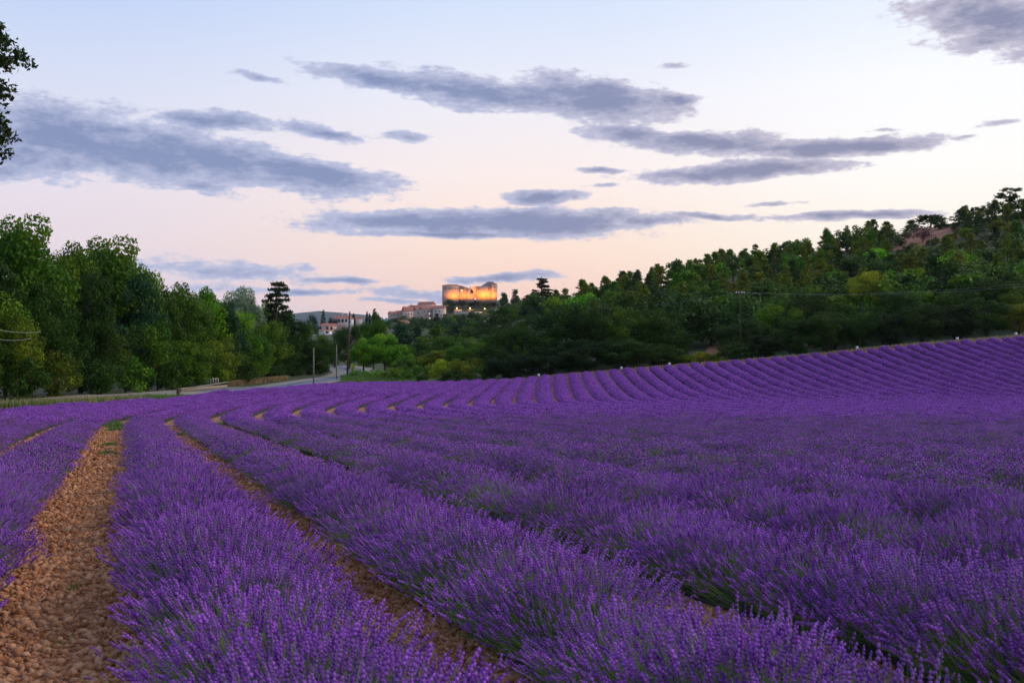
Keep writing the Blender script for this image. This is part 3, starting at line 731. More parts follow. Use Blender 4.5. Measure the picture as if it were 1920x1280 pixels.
def clumps_for(kind, r, H):
    C = []; 
    if kind == 'broad':
        for i in range(46):
            v = r.normal(size=3); v /= np.linalg.norm(v); k = r.random()**.35
            c = np.array([v[0]*.30, v[1]*.30, .58+v[2]*.34])*1.0; c[:2] *= k; c[2] = .58+v[2]*.34*k
            C.append((c*H, r.uniform(.085,.14)*H*np.array([1,1,.85])))
    elif kind == 'oak':
        for i in range(60):
            v = r.normal(size=3); v /= np.linalg.norm(v); k = r.random()**.3
            c = np.array([v[0]*.44*k, v[1]*.44*k, .50+v[2]*.42*k])
            C.append((c*H, r.uniform(.08,.15)*H*np.array([1,1,.8])))
    elif kind == 'shrub':
        for i in range(34):
            v = r.normal(size=3); v /= np.linalg.norm(v); k = r.random()**.3
            c = np.array([v[0]*.58*k, v[1]*.58*k, max(.12, .45+v[2]*.42*k)])
            C.append((c*H, r.uniform(.12,.22)*H*np.array([1,1,.85])))
    elif kind == 'pine':
        for i in range(90):
            z = .08+.88*r.random()**1.0; R = .34*(1-((z-.08)/.92)**1.25)+.02; a = r.uniform(0,6.283); k = r.uniform(.35,1)
            C.append((np.array([math.cos(a)*R*k, math.sin(a)*R*k, z])*H, r.uniform(.035,.070)*H*np.array([1.1,1.1,.8])))
    elif kind == 'openpine':
        for i in range(40):
            z = .28+.68*r.random(); R = .24*math.sin(math.pi*min(1,(z-.12)/.95))**.8+.02; a = r.uniform(0,6.283); k = r.random()**.5*1.1
            C.append((np.array([math.cos(a)*R*k, math.sin(a)*R*k, z])*H, r.uniform(.04,.075)*H*np.array([1.1,1.1,.85])))
    elif kind == 'spruce':
        for l in range(13):
            z = .14+.82*l/12.5; R = .27*(1-(z-.1)/.92)+.015
            for q in range(max(3, int(8*R/.2))):
                a = r.uniform(0,6.283); k = r.uniform(.35,.95)
                C.append((np.array([math.cos(a)*R*k, math.sin(a)*R*k, z-.05*k+r.normal()*.008])*H, np.array([.06,.06,.022])*H*(.6+R*2.2)))
    elif kind == 'cedar':
        for l in range(9):
            z = .52+.46*l/8.0; R = (.44-.28*(l/8.0)**1.5)*(1 if l % 2 else .8)
            for q in range(8):
                a = q*1.05+l*.7+r.normal()*.3; k = r.uniform(.3,1)
                C.append((np.array([math.cos(a)*R*k, math.sin(a)*R*k*.8, z-.02*k+r.normal()*.01])*H, np.array([.085,.085,.014])*H*r.uniform(.7,1.2)))
    elif kind == 'cypress':
        for i in range(26):
            z = .06+.90*i/25; R = .055*math.sin(math.pi*min(1,.12+z*.9))**.6
            a = r.uniform(0,6.283); C.append((np.array([math.cos(a)*R*.5, math.sin(a)*R*.5, z])*H, np.array([R+.012,R+.012,.06])*H))
    return C

def tree_meshes(kind, seed, H, n, leaf):
    r = np.random.default_rng(seed); C = clumps_for(kind, r, H)
    vol = np.array([c[1][0]*c[1][1] for c in C])**.9; pick = r.choice(len(C), n, p=vol/vol.sum())
    ctr = np.array([c[0] for c in C])[pick]; rad = np.array([c[1] for c in C])[pick]
    v = r.normal(size=(n,3)); v /= np.linalg.norm(v, axis=1, keepdims=True)
    k = np.where(r.random(n) < .80, r.uniform(.66,1.04,n), r.uniform(.2,.8,n))
    needle = kind in ('pine','openpine','spruce','cedar','cypress')
    if kind in ('pine','openpine'): k = np.abs(r.normal(.82,.34,n))
    P = ctr+v*rad*k[:,None]; P[:,2] = np.maximum(P[:,2], .02*H)
    V, Q = leaf_quads(P, v*1.0, r, leaf, 2.2 if needle else 1.4, .35, 1.0 if needle else .75)
    ct = r.normal(.5,.20,len(C))[pick]; tn = np.clip(ct+r.normal(0,.10,n), 0, 1)
    crown = mesh_np('crown', V, Q, [MT['needle' if needle else 'leaf']], attrs={'tint': np.repeat(tn, 4)})
    m = MB(); tr = {'broad':.022,'oak':.026,'shrub':.02,'pine':.018,'openpine':.017,'spruce':.016,'cedar':.022,'cypress':.012}[kind]*H
    top = {'broad':.72,'oak':.6,'shrub':.45,'pine':.95,'openpine':.9,'spruce':.98,'cedar':.96,'cypress':.9}[kind]*H
    bend = r.normal(size=2)*.02*H
    m.tube([(0,0,-.04*H),(bend[0]*.3,bend[1]*.3,top*.35),(bend[0],bend[1],top*.7),(bend[0]*.8,bend[1]*.8,top)], [tr*1.15,tr,tr*.6,tr*.15], 7)
    cs = [C[i] for i in r.choice(len(C), min(len(C), 12 if kind in ('shrub','cypress') else 16), replace=False)]
    for c, _ in cs:
        z0 = max(.12*H, min(c[2]*.75, top*.85)); t = z0/top; s = np.array([bend[0]*t, bend[1]*t, z0])
        mid = s*.5+c*.5+np.array([0,0,.02*H]); m.tube([tuple(s), tuple(mid), tuple(c)], [tr*.38, tr*.25, tr*.08], 5, cap=False)
    trunk = m.mesh('trunk', MT['bark'], True)
    return crown, trunk, H

LIB = {}
def lib(kind, lod, count, H, n, leaf):
    LIB[(kind, lod)] = [tree_meshes(kind, hash((kind, lod)) % 1000*0+sum(map(ord, kind))*10+lod*100+k, H, n, leaf) for k in range(count)]
lib('broad', 0, 5, 14, 20000, .24); lib('oak', 0, 5, 12, 14000, .21); lib('shrub', 0, 4, 5, 3600, .19); lib('pine', 0, 5, 12, 4200, .24)
lib('broad', 1, 4, 11, 1500, .52); lib('oak', 1, 5, 9, 2000, .36); lib('shrub', 1, 3, 5, 900, .34); lib('pine', 1, 6, 11, 2400, .32)
lib('openpine', 0, 5, 12, 2600, .26); lib('spruce', 0, 2, 14, 4200, .32); lib('cedar', 0, 1, 15, 3200, .30); lib('cypress', 1, 2, 10, 500, .34)

GREEN = {'deep': (.031,.068,.007), 'mid': (.072,.155,.008), 'bright': (.13,.29,.010), 'olive': (.145,.19,.010), 'gold': (.24,.28,.012), 'blue': (.022,.060,.018),
         'silver': (.17,.215,.11), 'pine': (.12,.165,.010), 'black': (.018,.039,.007), 'dusk': (.055,.105,.020)}
trees = []
def tree(u, top, wpx, d, kind, col, lod=0, name=None, minh=2.0, dz=0.0, x=None):
    X = at_u(u, d) if x is None else x; z = gz(X, d)+dz
    h = max(CAMZ+(640-top)*d/F-z, minh) if top is not None else minh
    crown, trunk, H = LIB[(kind, lod)][random.randrange(len(LIB[(kind, lod)]))]
    base = {'broad':.78,'oak':1.08,'shrub':1.4,'pine':.70,'openpine':.64,'spruce':.54,'cedar':.84,'cypress':.14}[kind]*H
    sw = (wpx*d/F)/base if wpx else h/H
    nm = name or {'broad':'broadleaf_tree','oak':'oak_tree','shrub':'shrub','pine':'pine_tree','openpine':'pine_tree','spruce':'conifer_tree','cedar':'cedar_tree','cypress':'cypress_tree'}[kind]
    root = empty(nm, (X, d, z), random.uniform(0, 6.28) if kind != 'cedar' else 0.0)
    root.scale = (sw, sw, h/H)
    c0 = np.array(GREEN[col])*np.exp(np.random.default_rng(len(trees)+5).normal(0, .10, 3)*np.array([1,.8,.8]))
    c = obj('crown', crown, root); c.color = (*c0, 1); obj('trunk', trunk, root)
    trees.append((root, u, d)); return root

CW = {'deep':'dark green','mid':'mid green','bright':'bright green','olive':'olive green','gold':'yellow-green','blue':'bluish dark green','silver':'silvery green','pine':'olive-toned','black':'blackish green','dusk':'dull green'}
def batch(rows, lod, place, cat_group):
    cnt = {}
    rows = sorted(rows, key=lambda t: t[0])
    for (u, top, w, d, kind, col) in rows:
        o = tree(u, top, w, d, kind, col, lod); kn = {'broad':'broadleaf tree','oak':'oak','shrub':'shrub','pine':'pine','openpine':'open-crowned pine','spruce':'conical conifer','cedar':'layered cedar','cypress':'cypress'}[kind]
        key = (kn, col); cnt.setdefault(key, []).append(o)
        o['category'] = 'shrub' if kind == 'shrub' else 'tree'; o['group'] = cat_group
    for (kn, col), os in cnt.items():
        for i, o in enumerate(os):
            o['label'] = f'{CW[col]} {kn} {place}' if len(os) == 1 else f'{CW[col]} {kn} {place}, {ordinal(i+1)} from left'

def df(u, extra): return min(47*F/(960-u)+3, 225)+extra
left = []
for u, top, w, ex, kind, col in [
    (-70,402,200,16,'broad','deep'),(35,388,200,18,'broad','mid'),(128,442,130,20,'broad','mid'),(200,430,190,20,'broad','mid'),(258,472,110,22,'broad','mid'),
    (325,522,120,20,'broad','mid'),(378,534,120,20,'broad','bright'),(455,527,90,30,'broad','silver'),(500,560,70,24,'broad','mid'),
    (-40,500,180,9,'oak','mid'),(50,505,170,10,'oak','deep'),(150,490,170,11,'oak','deep'),(240,500,170,11,'oak','blue'),(300,525,110,13,'oak','deep'),(345,545,140,10,'oak','mid'),(410,565,120,11,'oak','blue'),(448,580,110,9,'oak','bright'),(500,590,100,12,'oak','mid'),(545,580,90,14,'oak','deep'),(575,600,80,12,'oak','mid'),
    (10,560,150,4,'oak','olive'),(100,570,150,4,'oak','deep'),(-60,600,140,3,'oak','deep'),(190,590,140,4,'oak','deep'),(275,590,140,4,'oak','mid'),(345,620,120,3,'oak','mid'),(405,625,110,4,'oak','olive'),(465,620,110,4,'oak','mid'),(520,630,90,4,'oak','deep'),(565,640,80,4,'oak','deep'),(600,628,70,6,'oak','deep'),
    (30,650,130,0,'shrub','deep'),(105,655,120,0,'shrub','mid'),(170,660,120,0,'shrub','deep'),(235,655,120,0,'shrub','mid'),(295,665,110,0,'shrub','deep'),(350,672,90,1,'shrub','mid'),(400,672,80,2,'shrub','mid'),(450,674,80,2,'shrub','deep'),(500,676,80,2,'shrub','deep'),(548,676,70,2,'shrub','deep'),(590,680,60,4,'shrub','deep')]:
    left.append((u, top, w, df(u, ex), kind, col))
batch(left, 0, 'in the left wood', 'trees of the left wood')
batch([(521,526,74,df(521,9),'cedar','black')], 0, 'rising above the left wood', 'trees of the left wood')
centre = [(700,583,64,252,'broad','mid'),(722,622,84,214,'broad','bright'),(682,632,60,212,'broad','bright'),(655,600,64,262,'oak','deep'),(628,612,60,272,'oak','deep'),(750,640,70,222,'oak','mid'),
    (785,640,80,232,'oak','deep'),(830,628,84,242,'oak','mid'),(880,622,90,240,'oak','mid'),(925,600,90,246,'oak','deep'),(765,662,60,190,'shrub','mid'),(815,655,80,200,'oak','olive'),(862,645,80,198,'oak','mid'),(905,640,80,196,'oak','mid'),
    (700,690,50,186,'shrub','bright'),(672,693,44,190,'shrub','bright'),(735,684,60,178,'shrub','bright'),(785,684,66,172,'shrub','mid'),(830,672,76,172,'shrub','gold'),(878,664,84,174,'shrub','gold'),(905,684,56,167,'shrub','mid'),(757,692,50,168,'shrub','mid'),(850,690,60,166,'shrub','deep')]
batch(centre, 0, 'in the thicket below the castle', 'trees of the middle thicket')
oaks = [(945,612,110,172,'oak','deep'),(1000,582,120,176,'oak','deep'),(1062,556,150,180,'oak','deep'),(1120,568,110,178,'oak','deep'),(1172,566,120,178,'oak','mid'),(1232,560,120,176,'oak','deep'),(1272,606,70,170,'oak','deep'),
    (960,655,110,165,'oak','black'),(1030,640,120,166,'oak','black'),(1100,630,120,166,'oak','black'),(1165,632,110,166,'oak','deep'),(1225,640,110,166,'oak','black'),(1268,655,60,164,'shrub','deep'),
    (1312,655,52,164,'shrub','gold'),(1290,668,40,162,'shrub','olive'),(1345,662,46,163,'shrub','olive'),
    (1372,600,70,176,'oak','deep'),(1410,590,90,172,'oak','deep'),(1455,558,110,182,'oak','mid'),(1518,540,110,184,'oak','deep'),(1565,570,90,176,'oak','deep'),(1622,503,92,200,'broad','gold'),(1620,560,90,180,'oak','deep'),(1680,540,110,182,'oak','deep'),(1738,528,110,186,'oak','mid'),(1800,540,110,180,'oak','deep'),(1860,515,120,188,'oak','deep'),(1925,530,120,182,'oak','mid'),(1985,520,120,188,'oak','mid'),
    (1380,640,70,164,'shrub','deep'),(1435,632,90,165,'oak','black'),(1495,622,90,165,'oak','deep'),(1552,618,90,166,'oak','black'),(1612,610,90,166,'oak','deep'),(1670,604,90,166,'oak','black'),(1728,600,90,167,'oak','deep'),(1790,592,90,167,'oak','black'),(1850,585,90,168,'oak','deep'),(1910,575,90,168,'oak','olive'),(1965,575,90,168,'oak','deep')]
_r = random.Random(6)
oaks = [(u, t-(_r.uniform(5,48) if (u > 1370 and d < 169 and k == 'oak') else 0), w*(1.15 if d < 169 else 1), d, k, ('deep' if (c == 'black' and _r.random() < .4) else c)) for (u, t, w, d, k, c) in oaks]
batch(oaks, 0, 'behind the far edge of the lavender', 'oaks along the far field edge')
sky_l = [(1015,515,84,392,'spruce','black'),(1550,428,40,372,'pine','pine'),(1587,420,36,376,'spruce','pine'),(1662,415,44,378,'pine','deep'),(1640,428,30,380,'pine','olive'),(1745,400,60,372,'broad','deep'),(1708,412,40,374,'pine','deep'),(1770,425,30,350,'broad','deep'),(1895,350,56,366,'openpine','deep'),(1800,392,44,378,'pine','deep'),(1920,372,50,372,'openpine','deep'),
    (1140,522,34,372,'pine','pine'),(1170,508,32,374,'pine','pine'),(1196,505,30,376,'pine','deep'),(1222,500,32,376,'pine','pine'),(1275,488,42,378,'pine','deep'),(1304,484,28,380,'pine','pine'),(1330,482,28,380,'pine','pine'),(1352,474,24,380,'pine','deep'),(1376,478,26,380,'pine','pine'),(1396,472,24,380,'pine','deep'),(1415,470,26,380,'pine','pine'),(1440,478,30,380,'pine','olive'),(1470,476,34,380,'oak','deep'),(1490,464,30,380,'pine','deep'),(1525,470,40,372,'oak','deep')]
for k in sorted(set(t[4] for t in sky_l)):
    pass
def skyline():
    cnt = 0
    for (u, top, w, d, kind, col) in sorted(sky_l):
        l = 0 if kind in ('openpine','spruce','pine') else 1
        o = tree(u, top, w, d, kind, col, l); cnt += 1
        kn = {'pine':'pine','openpine':'open pine','spruce':'conical pine','broad':'round tree','oak':'round oak'}[kind]
        o['label'] = 'lone dark conical pine standing right of the castle' if u == 1015 else f'{CW[col]} {kn} on the skyline of the right hill, {ordinal(cnt-1)} from the left'
        o['category'] = 'tree'; o['group'] = 'trees on the right skyline'
skyline()

def scatter(n_try, u0, u1, d0, d1, gap, fn, seed):
    r = random.Random(seed); pts = []
    for _ in range(n_try):
        d = math.sqrt(r.uniform(d0*d0, d1*d1)); u = r.uniform(u0, u1); x = at_u(u, d); g = gap(d)
        if fn(u, d) and all((x-a)**2+(d-b)**2 > g*g for a, b in pts): pts.append((x, d))
    return pts
SCAT = []
def hill():
    def ok(u, d): return not (1668 < u < 1805 and d > 290) and not (1505 < u < 1550 and d > 335)
    pts = scatter(8000, 1040, 2010, 192, 384, lambda d: 6.3, ok, 21); r = random.Random(22)
    for (x, d) in pts:
        u = 960+F*x/d; k = 'pine' if (d > 235 and r.random() < .68) else ('oak' if r.random() < .7 else 'broad')
        h = r.uniform(6.0, 9.5) if d > 225 else r.uniform(8, 11)
        col = r.choice(['pine','pine','olive','mid','deep']) if k == 'pine' else r.choice(['mid','mid','deep','bright','dusk'])
        if u > 1640 and d > 300: col = r.choice(['dusk','deep','pine']); h *= .7
        o = tree(0, None, None, d, k, col, 1, minh=h, x=x); s = h/LIB[(k,1)][0][2]*r.uniform(1.0,1.35); o.scale = (s, s, o.scale[2])
        zone = "on the right hill's lower slope" if d < 250 else ("on the right hill's middle slope" if d < 320 else "on the right hill's upper slope")
        SCAT.append((o, u, d, k, col, zone, h))
hill()
def ridge():
    r = random.Random(5); u = 1075.0
    tl = lambda v: float(np.interp(v, [1075,1130,1200,1300,1400,1500,1560,1640,1700,1800,1900,1990], [552,540,520,503,488,478,462,448,428,410,390,380]))
    while u < 1980:
        if not 1680 < u < 1800:
            d = r.uniform(366, 386); k = r.choice(['oak','pine','oak']); col = r.choice(['deep','dusk','pine','deep'])
            w = r.uniform(26, 46); o = tree(u, tl(u)+r.uniform(0, 10), w, d, k, col, 1); SCAT.append((o, u, d, k, col, "along the right hill's crest", 6))
        u += r.uniform(11, 20)
ridge()
def scrub():
    pts = scatter(3000, 1640, 2000, 268, 384, lambda d: 4.6, lambda u, d: not (1682 < u < 1796 and d > 325), 77); r = random.Random(78)
    for (x, d) in pts:
        u = 960+F*x/d; h = r.uniform(1.6, 3.4); col = r.choice(['dusk','deep','olive','silver','dusk','deep'])
        o = tree(0, None, None, d, 'shrub', col, 1, minh=h, x=x); q = h/5*r.uniform(.9,1.3); o.scale = (q, q, o.scale[2]); SCAT.append((o, u, d, 'shrub', col, "in the right hill's scrub", h))
scrub()
def valley():
    def ok(u, d): return not (u < 700 and d > 420) and not (820 < u < 940 and d > 860)
    pts = scatter(2500, 605, 1050, 262, 900, lambda d: 9+d*.012, ok, 31); r = random.Random(32)
    for (x, d) in pts:
        u = 960+F*x/d; k = r.choice(['oak','oak','broad','pine']); h = r.uniform(6, 9.5)
        if u < 720: h = min(h, 6.5)
        if d > 700: h *= .7
        col = r.choice(['dusk','deep','mid','blue','dusk'])
        o = tree(0, None, None, d, k, col, 1, minh=h, x=x); s = h/LIB[(k,1)][0][2]*r.uniform(1.05,1.5); o.scale = (s, s, o.scale[2])
        zone = 'in the near valley wood below the castle' if d < 420 else ('in the valley wood below the village' if d < 650 else "in the far wood under the village")
        SCAT.append((o, u, d, k, col, zone, h))
valley()
WID = {'broad':.39,'oak':.52,'shrub':.70,'pine':.33,'openpine':.30,'spruce':.27,'cedar':.4,'cypress':.07}
def settle_scatter():
    """leave out trees that stand wholly behind others, name the rest one by one"""
    info = {t[0].name: t for t in SCAT}; buf = np.zeros((320, 480), bool); gone = 0
    yy, xx = np.mgrid[0:320, 0:480]; keep = []
    def occ(o, d):
        c = [k for k in o.children if k.name.startswith('crown')][0]; dm = c.dimensions; H = max(v.co.z for v in c.data.vertices) if False else None
        return c
    for root, u0, d in sorted(trees, key=lambda t: t[2]):
        c = [k for k in root.children if k.name.startswith('crown')][0]
        bb = np.array(c.bound_box); sx, sz = root.scale[0], root.scale[2]
        hw = (bb[:,0].max()-bb[:,0].min())/2*sx*.82; zt = bb[:,2].max()*sz*.97; zb = max(bb[:,2].min()*sz, 0)
        X, D, Z = root.location
        u = (960+F*X/D)/4; y1 = (640-F*(Z+zt-CAMZ)/D)/4; y0 = (640-F*(Z+zb-CAMZ)/D)/4
        a = max(hw*F/D/4, .6); b = max((y0-y1)/2, .6)
        m = ((xx-u)/a)**2+((yy-(y0+y1)/2)/b)**2 <= 1
        n = m.sum(); free = (m & ~buf).sum()
        if root.name in info and (n == 0 or free < max(3, .07*n)):
            for k in list(root.children): bpy.data.objects.remove(k)
            info.pop(root.name); bpy.data.objects.remove(root); gone += 1; continue
        buf |= m
    cnt = {}
    for nm, (o, u, d, k, col, zone, h) in info.items(): cnt.setdefault((zone, k, col), []).append((u, o, k))
    for (zone, k, col), os in cnt.items():
        kn = {'oak':'round oak','broad':'leafy tree','pine':'pine','shrub':'shrub'}[k]
        for i, (u, o, _) in enumerate(sorted(os, key=lambda t: t[0])):
            o['label'] = f'{CW[col]} {kn} {zone}' + (f', {ordinal(i+1)} from left' if len(os) > 1 else ''); o['category'] = 'shrub' if k == 'shrub' else 'tree'; o['group'] = f'shrubs {zone}' if k == 'shrub' else f'{k} trees {zone}'
    print('scatter kept', len(info), 'left out', gone)
vill = [(843,560,20,992,'oak','deep'),(836,566,18,985,'oak','mid'),(853,566,14,985,'oak','black'),(866,561,22,975,'oak','black'),(882,565,24,972,'oak','black'),(897,564,24,972,'oak','black'),(912,566,24,970,'oak','black'),(926,565,22,970,'oak','black'),
    (945,548,34,900,'pine','deep'),(966,543,38,880,'pine','dusk'),(984,558,34,870,'pine','deep'),(846,574,22,960,'oak','blue'),(742,597,36,945,'oak','blue'),(775,599,34,935,'oak','blue'),(722,602,24,940,'oak','deep'),(755,590,20,948,'oak','mid'),(812,606,26,930,'oak','mid'),(893,580,22,955,'oak','silver'),(910,578,22,955,'oak','silver'),(924,577,20,955,'oak','silver'),
    (606,577,18,640,'spruce','blue'),(585,585,26,640,'oak','blue'),(622,592,16,650,'oak','black'),(632,588,9,660,'oak','deep'),(596,612,18,585,'oak','dusk'),(640,618,24,560,'oak','deep'),(668,618,26,560,'oak','blue'),(690,606,30,560,'oak','dusk'),
    (663,586,6,640,'cypress','black'),(702,576,7,600,'cypress','black'),(688,582,5,600,'cypress','black'),(693,586,5,600,'cypress','black')]
for k in ('spruce',): LIB[(k,1)] = LIB[(k,0)]
batch(vill, 1, 'around the village and castle', 'trees around the village')
settle_scatter()
# russet leafless bush and bare earth on the hill
def patch():
    xs = np.linspace(0, 1, 26); V = []; n = 26
    for i in range(n):
        d = 322+i*(376-322)/(n-1)
        for t in xs:
            w = 1+.12*math.sin(i*.9)
            V.append((at_u(1738+(t-.5)*118*w, d), d))
    V = np.array(V); z = ground_z(V[:,0], V[:,1])+.12
    i, q = np.meshgrid(np.arange(n-1), np.arange(n-1), indexing='ij'); a = (i*n+q).ravel()
    tag(obj('bare_slope', mesh_np('bare_slope', np.column_stack([V, z]), np.stack([a,a+1,a+1+n,a+n],-1), [MT['earth']], smooth=True)), kind='structure')
    # small track between the oaks
    V = []
    for i in range(12):
        d = 158+i*3.2
        for t in np.linspace(0,1,6): V.append((at_u(1318+i*3+(t-.5)*44, d), d))
    V = np.array(V); z = ground_z(V[:,0], V[:,1])+.06; i, q = np.meshgrid(np.arange(11), np.arange(5), indexing='ij'); a = (i*6+q).ravel()
    tag(obj('dirt_track', mesh_np('dirt_track', np.column_stack([V, z]), np.stack([a,a+1,a+7,a+6],-1), [MT['earth']], smooth=True)), kind='structure')
    crown, trunk, H = tree_meshes('shrub', 77, 5, 1500, .22); me = crown.copy(); me.materials.clear(); me.materials.append(MT['redbush'])
    d = 328; x = at_u(1730, d); r = empty('bare_bush', (x, d, gz(x, d))); r.scale = (1.15,1.15,1.2); obj('crown', me, r); obj('trunk', trunk, r); tag(r, 'leafless russet bush on the bare slope of the right hill', 'bush')
    for k, (u, d, w, h) in enumerate([(1700,345,22,3.2),(1760,350,34,4.5),(1790,338,22,3.4),(1712,362,30,3.6),(1690,330,26,3.0)]):
        x = at_u(u, d); o = tree(u, None, w, d, 'oak', 'deep', 1, minh=h); tag(o, f'small dark oak on the bare slope, {ordinal(1+sum(1 for q in (1700,1760,1790,1712,1690) if q < u))} from the left', 'tree', 'oaks on the bare slope')
patch()

# overhanging tree at the left edge: trunk out of frame, leafy boughs reaching in
def near_leaves(P, r, size):
    shape = np.array([(0,0),(.22,.30),(.12,.42),(.34,.62),(.14,.78),(0,1.05),(-.14,.78),(-.34,.62),(-.12,.42),(-.22,.30)])
    n = len(P); nr = r.normal(size=(n,3))+np.array([0,-.2,.5]); nr /= np.linalg.norm(nr, axis=1, keepdims=True)
    a = np.cross(nr, r.normal(size=(n,3))); a /= np.linalg.norm(a, axis=1, keepdims=True); b = np.cross(nr, a); s = (size*r.uniform(.7,1.3,n))[:,None,None]
    V = P[:,None,:]+(a[:,None,:]*shape[None,:,0:1]+b[:,None,:]*shape[None,:,1:2])*s
    return V.reshape(-1,3), (np.arange(n)*10)[:,None]+np.arange(10)[None]
def edge_tree():
    r = np.random.default_rng(41); d = 21.0; x0 = at_u(-250, d); z0 = gz(x0, d)
    root = empty('edge_oak', (x0, d, z0)); tag(root, 'dark oak at the left edge with boughs reaching into the sky', 'tree')
    org = Vector((x0, d, z0)); m = MB(); m.tube([(0,0,-.3),(.1,0,2.5),(-.1,.1,5),(.05,0,8.2)], [.34,.28,.22,.09], 9)
    tips = [(u-22, y, q) for (u, y, q) in [(38,118,.0),(50,108,.3),(20,75,.2),(8,60,-.2),(-5,140,.1),(8,160,0),(8,165,.0),(14,178,.2),(-8,185,0),(25,250,.1),(18,228,.0),(5,215,.2),(8,285,.0),(-10,270,.1),(-6,95,.1),(-20,110,.2),(-25,230,0),(-45,60,.1),(-60,150,.2),(-70,240,0),(-90,110,0),(-110,190,.1),(-100,40,.2),(-140,120,0),(-150,250,.1)]]
    P = []
    for (u, y, dd) in tips:
        t = P3(u, y, d+dd*3)-org; s = Vector((-.05+.0*t.x, 0, min(t.z-.8, 7.4))); mid = s.lerp(t, .55)+Vector((0,0,.18))
        m.tube([s, mid, t], [.06,.032,.008], 5)
        nl = 150
        for b in range(4):
            c = np.array(t)+r.normal(size=3)*np.array([.11,.16,.11]); P.append(c+r.normal(size=(nl//4,3))*np.array([.085,.10,.085]))
    m.build('trunk', MT['bark'], root, smooth=True)
    P = np.concatenate(P); V, Q = near_leaves(P, r, .115)
    c = obj('crown', mesh_np('crown', V, Q, [MT['leaf']], attrs={'tint': np.repeat(np.clip(r.normal(.5,.25,len(P)),0,1), 10)}), root); c.color = (.03,.05,.012,1)
edge_tree()

# ------------------------------------------------------------------ houses and castle
def house(u, d, base_y, wpx, eave_y, ridge_y, wallm, roofm, label, rz=0.0, depth=None, wins=(), chim=(), hip=False, name='village_house', drop=3.0):
    X = at_u(u, d); k = d/F; w = wpx*k; zb = CAMZ+(640-base_y)*k; ze = CAMZ+(640-eave_y)*k; zr = CAMZ+(640-ridge_y)*k; dp = depth or w*.8
    root = empty(name, (X, d, zb), rz); tag(root, label, 'house' if 'house' in name else 'castle')
    h = ze-zb
    MB().box((0,0,(h-drop)/2), (w, dp, h+drop)).build('wall', wallm, root)
    o = .35; rr = zr-ze; m = MB(); a, b = w/2+o, dp/2+o; i = (min(a, b)*.95 if hip else 0)
    R0, R1 = Vector((-a+i,0,rr)), Vector((a-i,0,rr)); c = [Vector((-a,-b,0)), Vector((a,-b,0)), Vector((a,b,0)), Vector((-a,b,0))]
    m.poly([c[0],c[1],R1,R0]).poly([c[2],c[3],R0,R1]).poly([c[1],c[2],R1]).poly([c[3],c[0],R0]).poly([c[3],c[2],c[1],c[0]])
    rf = m.build('roof', roofm, root, (0,0,h+.02))
    for (cx, ch) in chim: MB().box((cx*w, dp*.1, h+rr*.6+ch/2), (.9,.7,ch+rr*.8)).build('chimney', wallm, root)
    for (wx, wz, ww, wh, mt) in wins:
        f = MB().box((wx*w, -dp/2-.03, wz*h), (ww+.3, .1, wh+.3)).build('window', MT['whitewall'] if mt != 'shutter' else MT['shutter'], root)
        MB().box((wx*w, -dp/2-.06, wz*h), (ww, .12, wh)).build('pane', MT['glass'], f)
    return root
G = 'glass'
w2 = [(-.3,.65,1,1.5,G),(0,.65,1,1.5,G),(.3,.65,1,1.5,G)]
house(617, 590, 621, 26, 611, 606, MT['pinkwall'], MT['tiles'], 'pink house with red tiled roof left of the tall dark pole', wins=[(-.1,.55,1.2,1.6,'shutter'),(.2,.55,1.2,1.6,'shutter')], rz=.1)
house(610, 575, 627, 21, 620, 617.5, MT['whitewall'], MT['tiles'], 'low white house below the pink house', wins=[(.25,.6,1.6,1.2,G)], depth=6)
house(643, 610, 612, 30, 597, 592, MT['pinkwall'], MT['tiles'], 'large cream house with chimneys behind the tall dark pole', wins=[(-.18,.72,1.6,1.8,G),(.05,.72,1.6,1.8,G),(.28,.72,1.6,1.8,G),(-.4,.6,2.2,2.4,'shutter')], chim=[(-.05,2.2),(.3,1.6)])
house(657, 600, 615, 9, 598, 596, MT['whitewall'], MT['tiles'], 'tall narrow white house wing at the large cream house', wins=[(0,.7,1.2,1.6,G)], depth=6)
house(671, 680, 606, 15, 598, 594, MT['plaster'], MT['tiles'], 'small house with dark red roof beside a cypress')
house(752, 905, 608, 28, 603.5, 600, MT['plaster'], MT['tiles'], 'long low house among trees at the foot of the village', wins=[(-.2,.5,1.5,1.5,G),(.2,.5,1.5,1.5,G)])
house(712, 900, 606, 12, 603, 600.5, MT['plaster'], MT['tiles'], 'small low house at the left foot of the village')
house(737, 975, 597, 16, 588.4, 583.7, MT['plaster'], MT['tiles'], 'leftmost house of the village row under the castle', wins=w2[:2], rz=0.45)
house(750, 978, 597, 16, 586.4, 582.2, MT['castle'], MT['tiles'], 'second house from the left in the village row', wins=w2[1:], rz=-0.35)
house(764, 975, 598, 18, 582.9, 574.7, MT['pinkwall'], MT['tiles'], 'third house from the left in the village row, with steep red roof', wins=w2, rz=0.5)
house(776, 980, 598, 18, 578.9, 572.2, MT['castle'], MT['tiles'], 'fourth house from the left in the village row', wins=w2, chim=[(-.3,1.5)], rz=-0.3)
house(788, 965, 600, 20, 581.4, 575.2, MT['plaster'], MT['tiles'], 'fifth house from the left in the village row', wins=[(-.3,.75,1,1.5,G),(.1,.75,1,1.5,G),(.3,.4,1,1.5,G)], rz=0.4)
house(800, 988, 590, 30, 571, 565.5, MT['pinkwall'], MT['tiles'], 'uppermost village house on the slope left of the castle', wins=w2, depth=9, rz=-0.45)
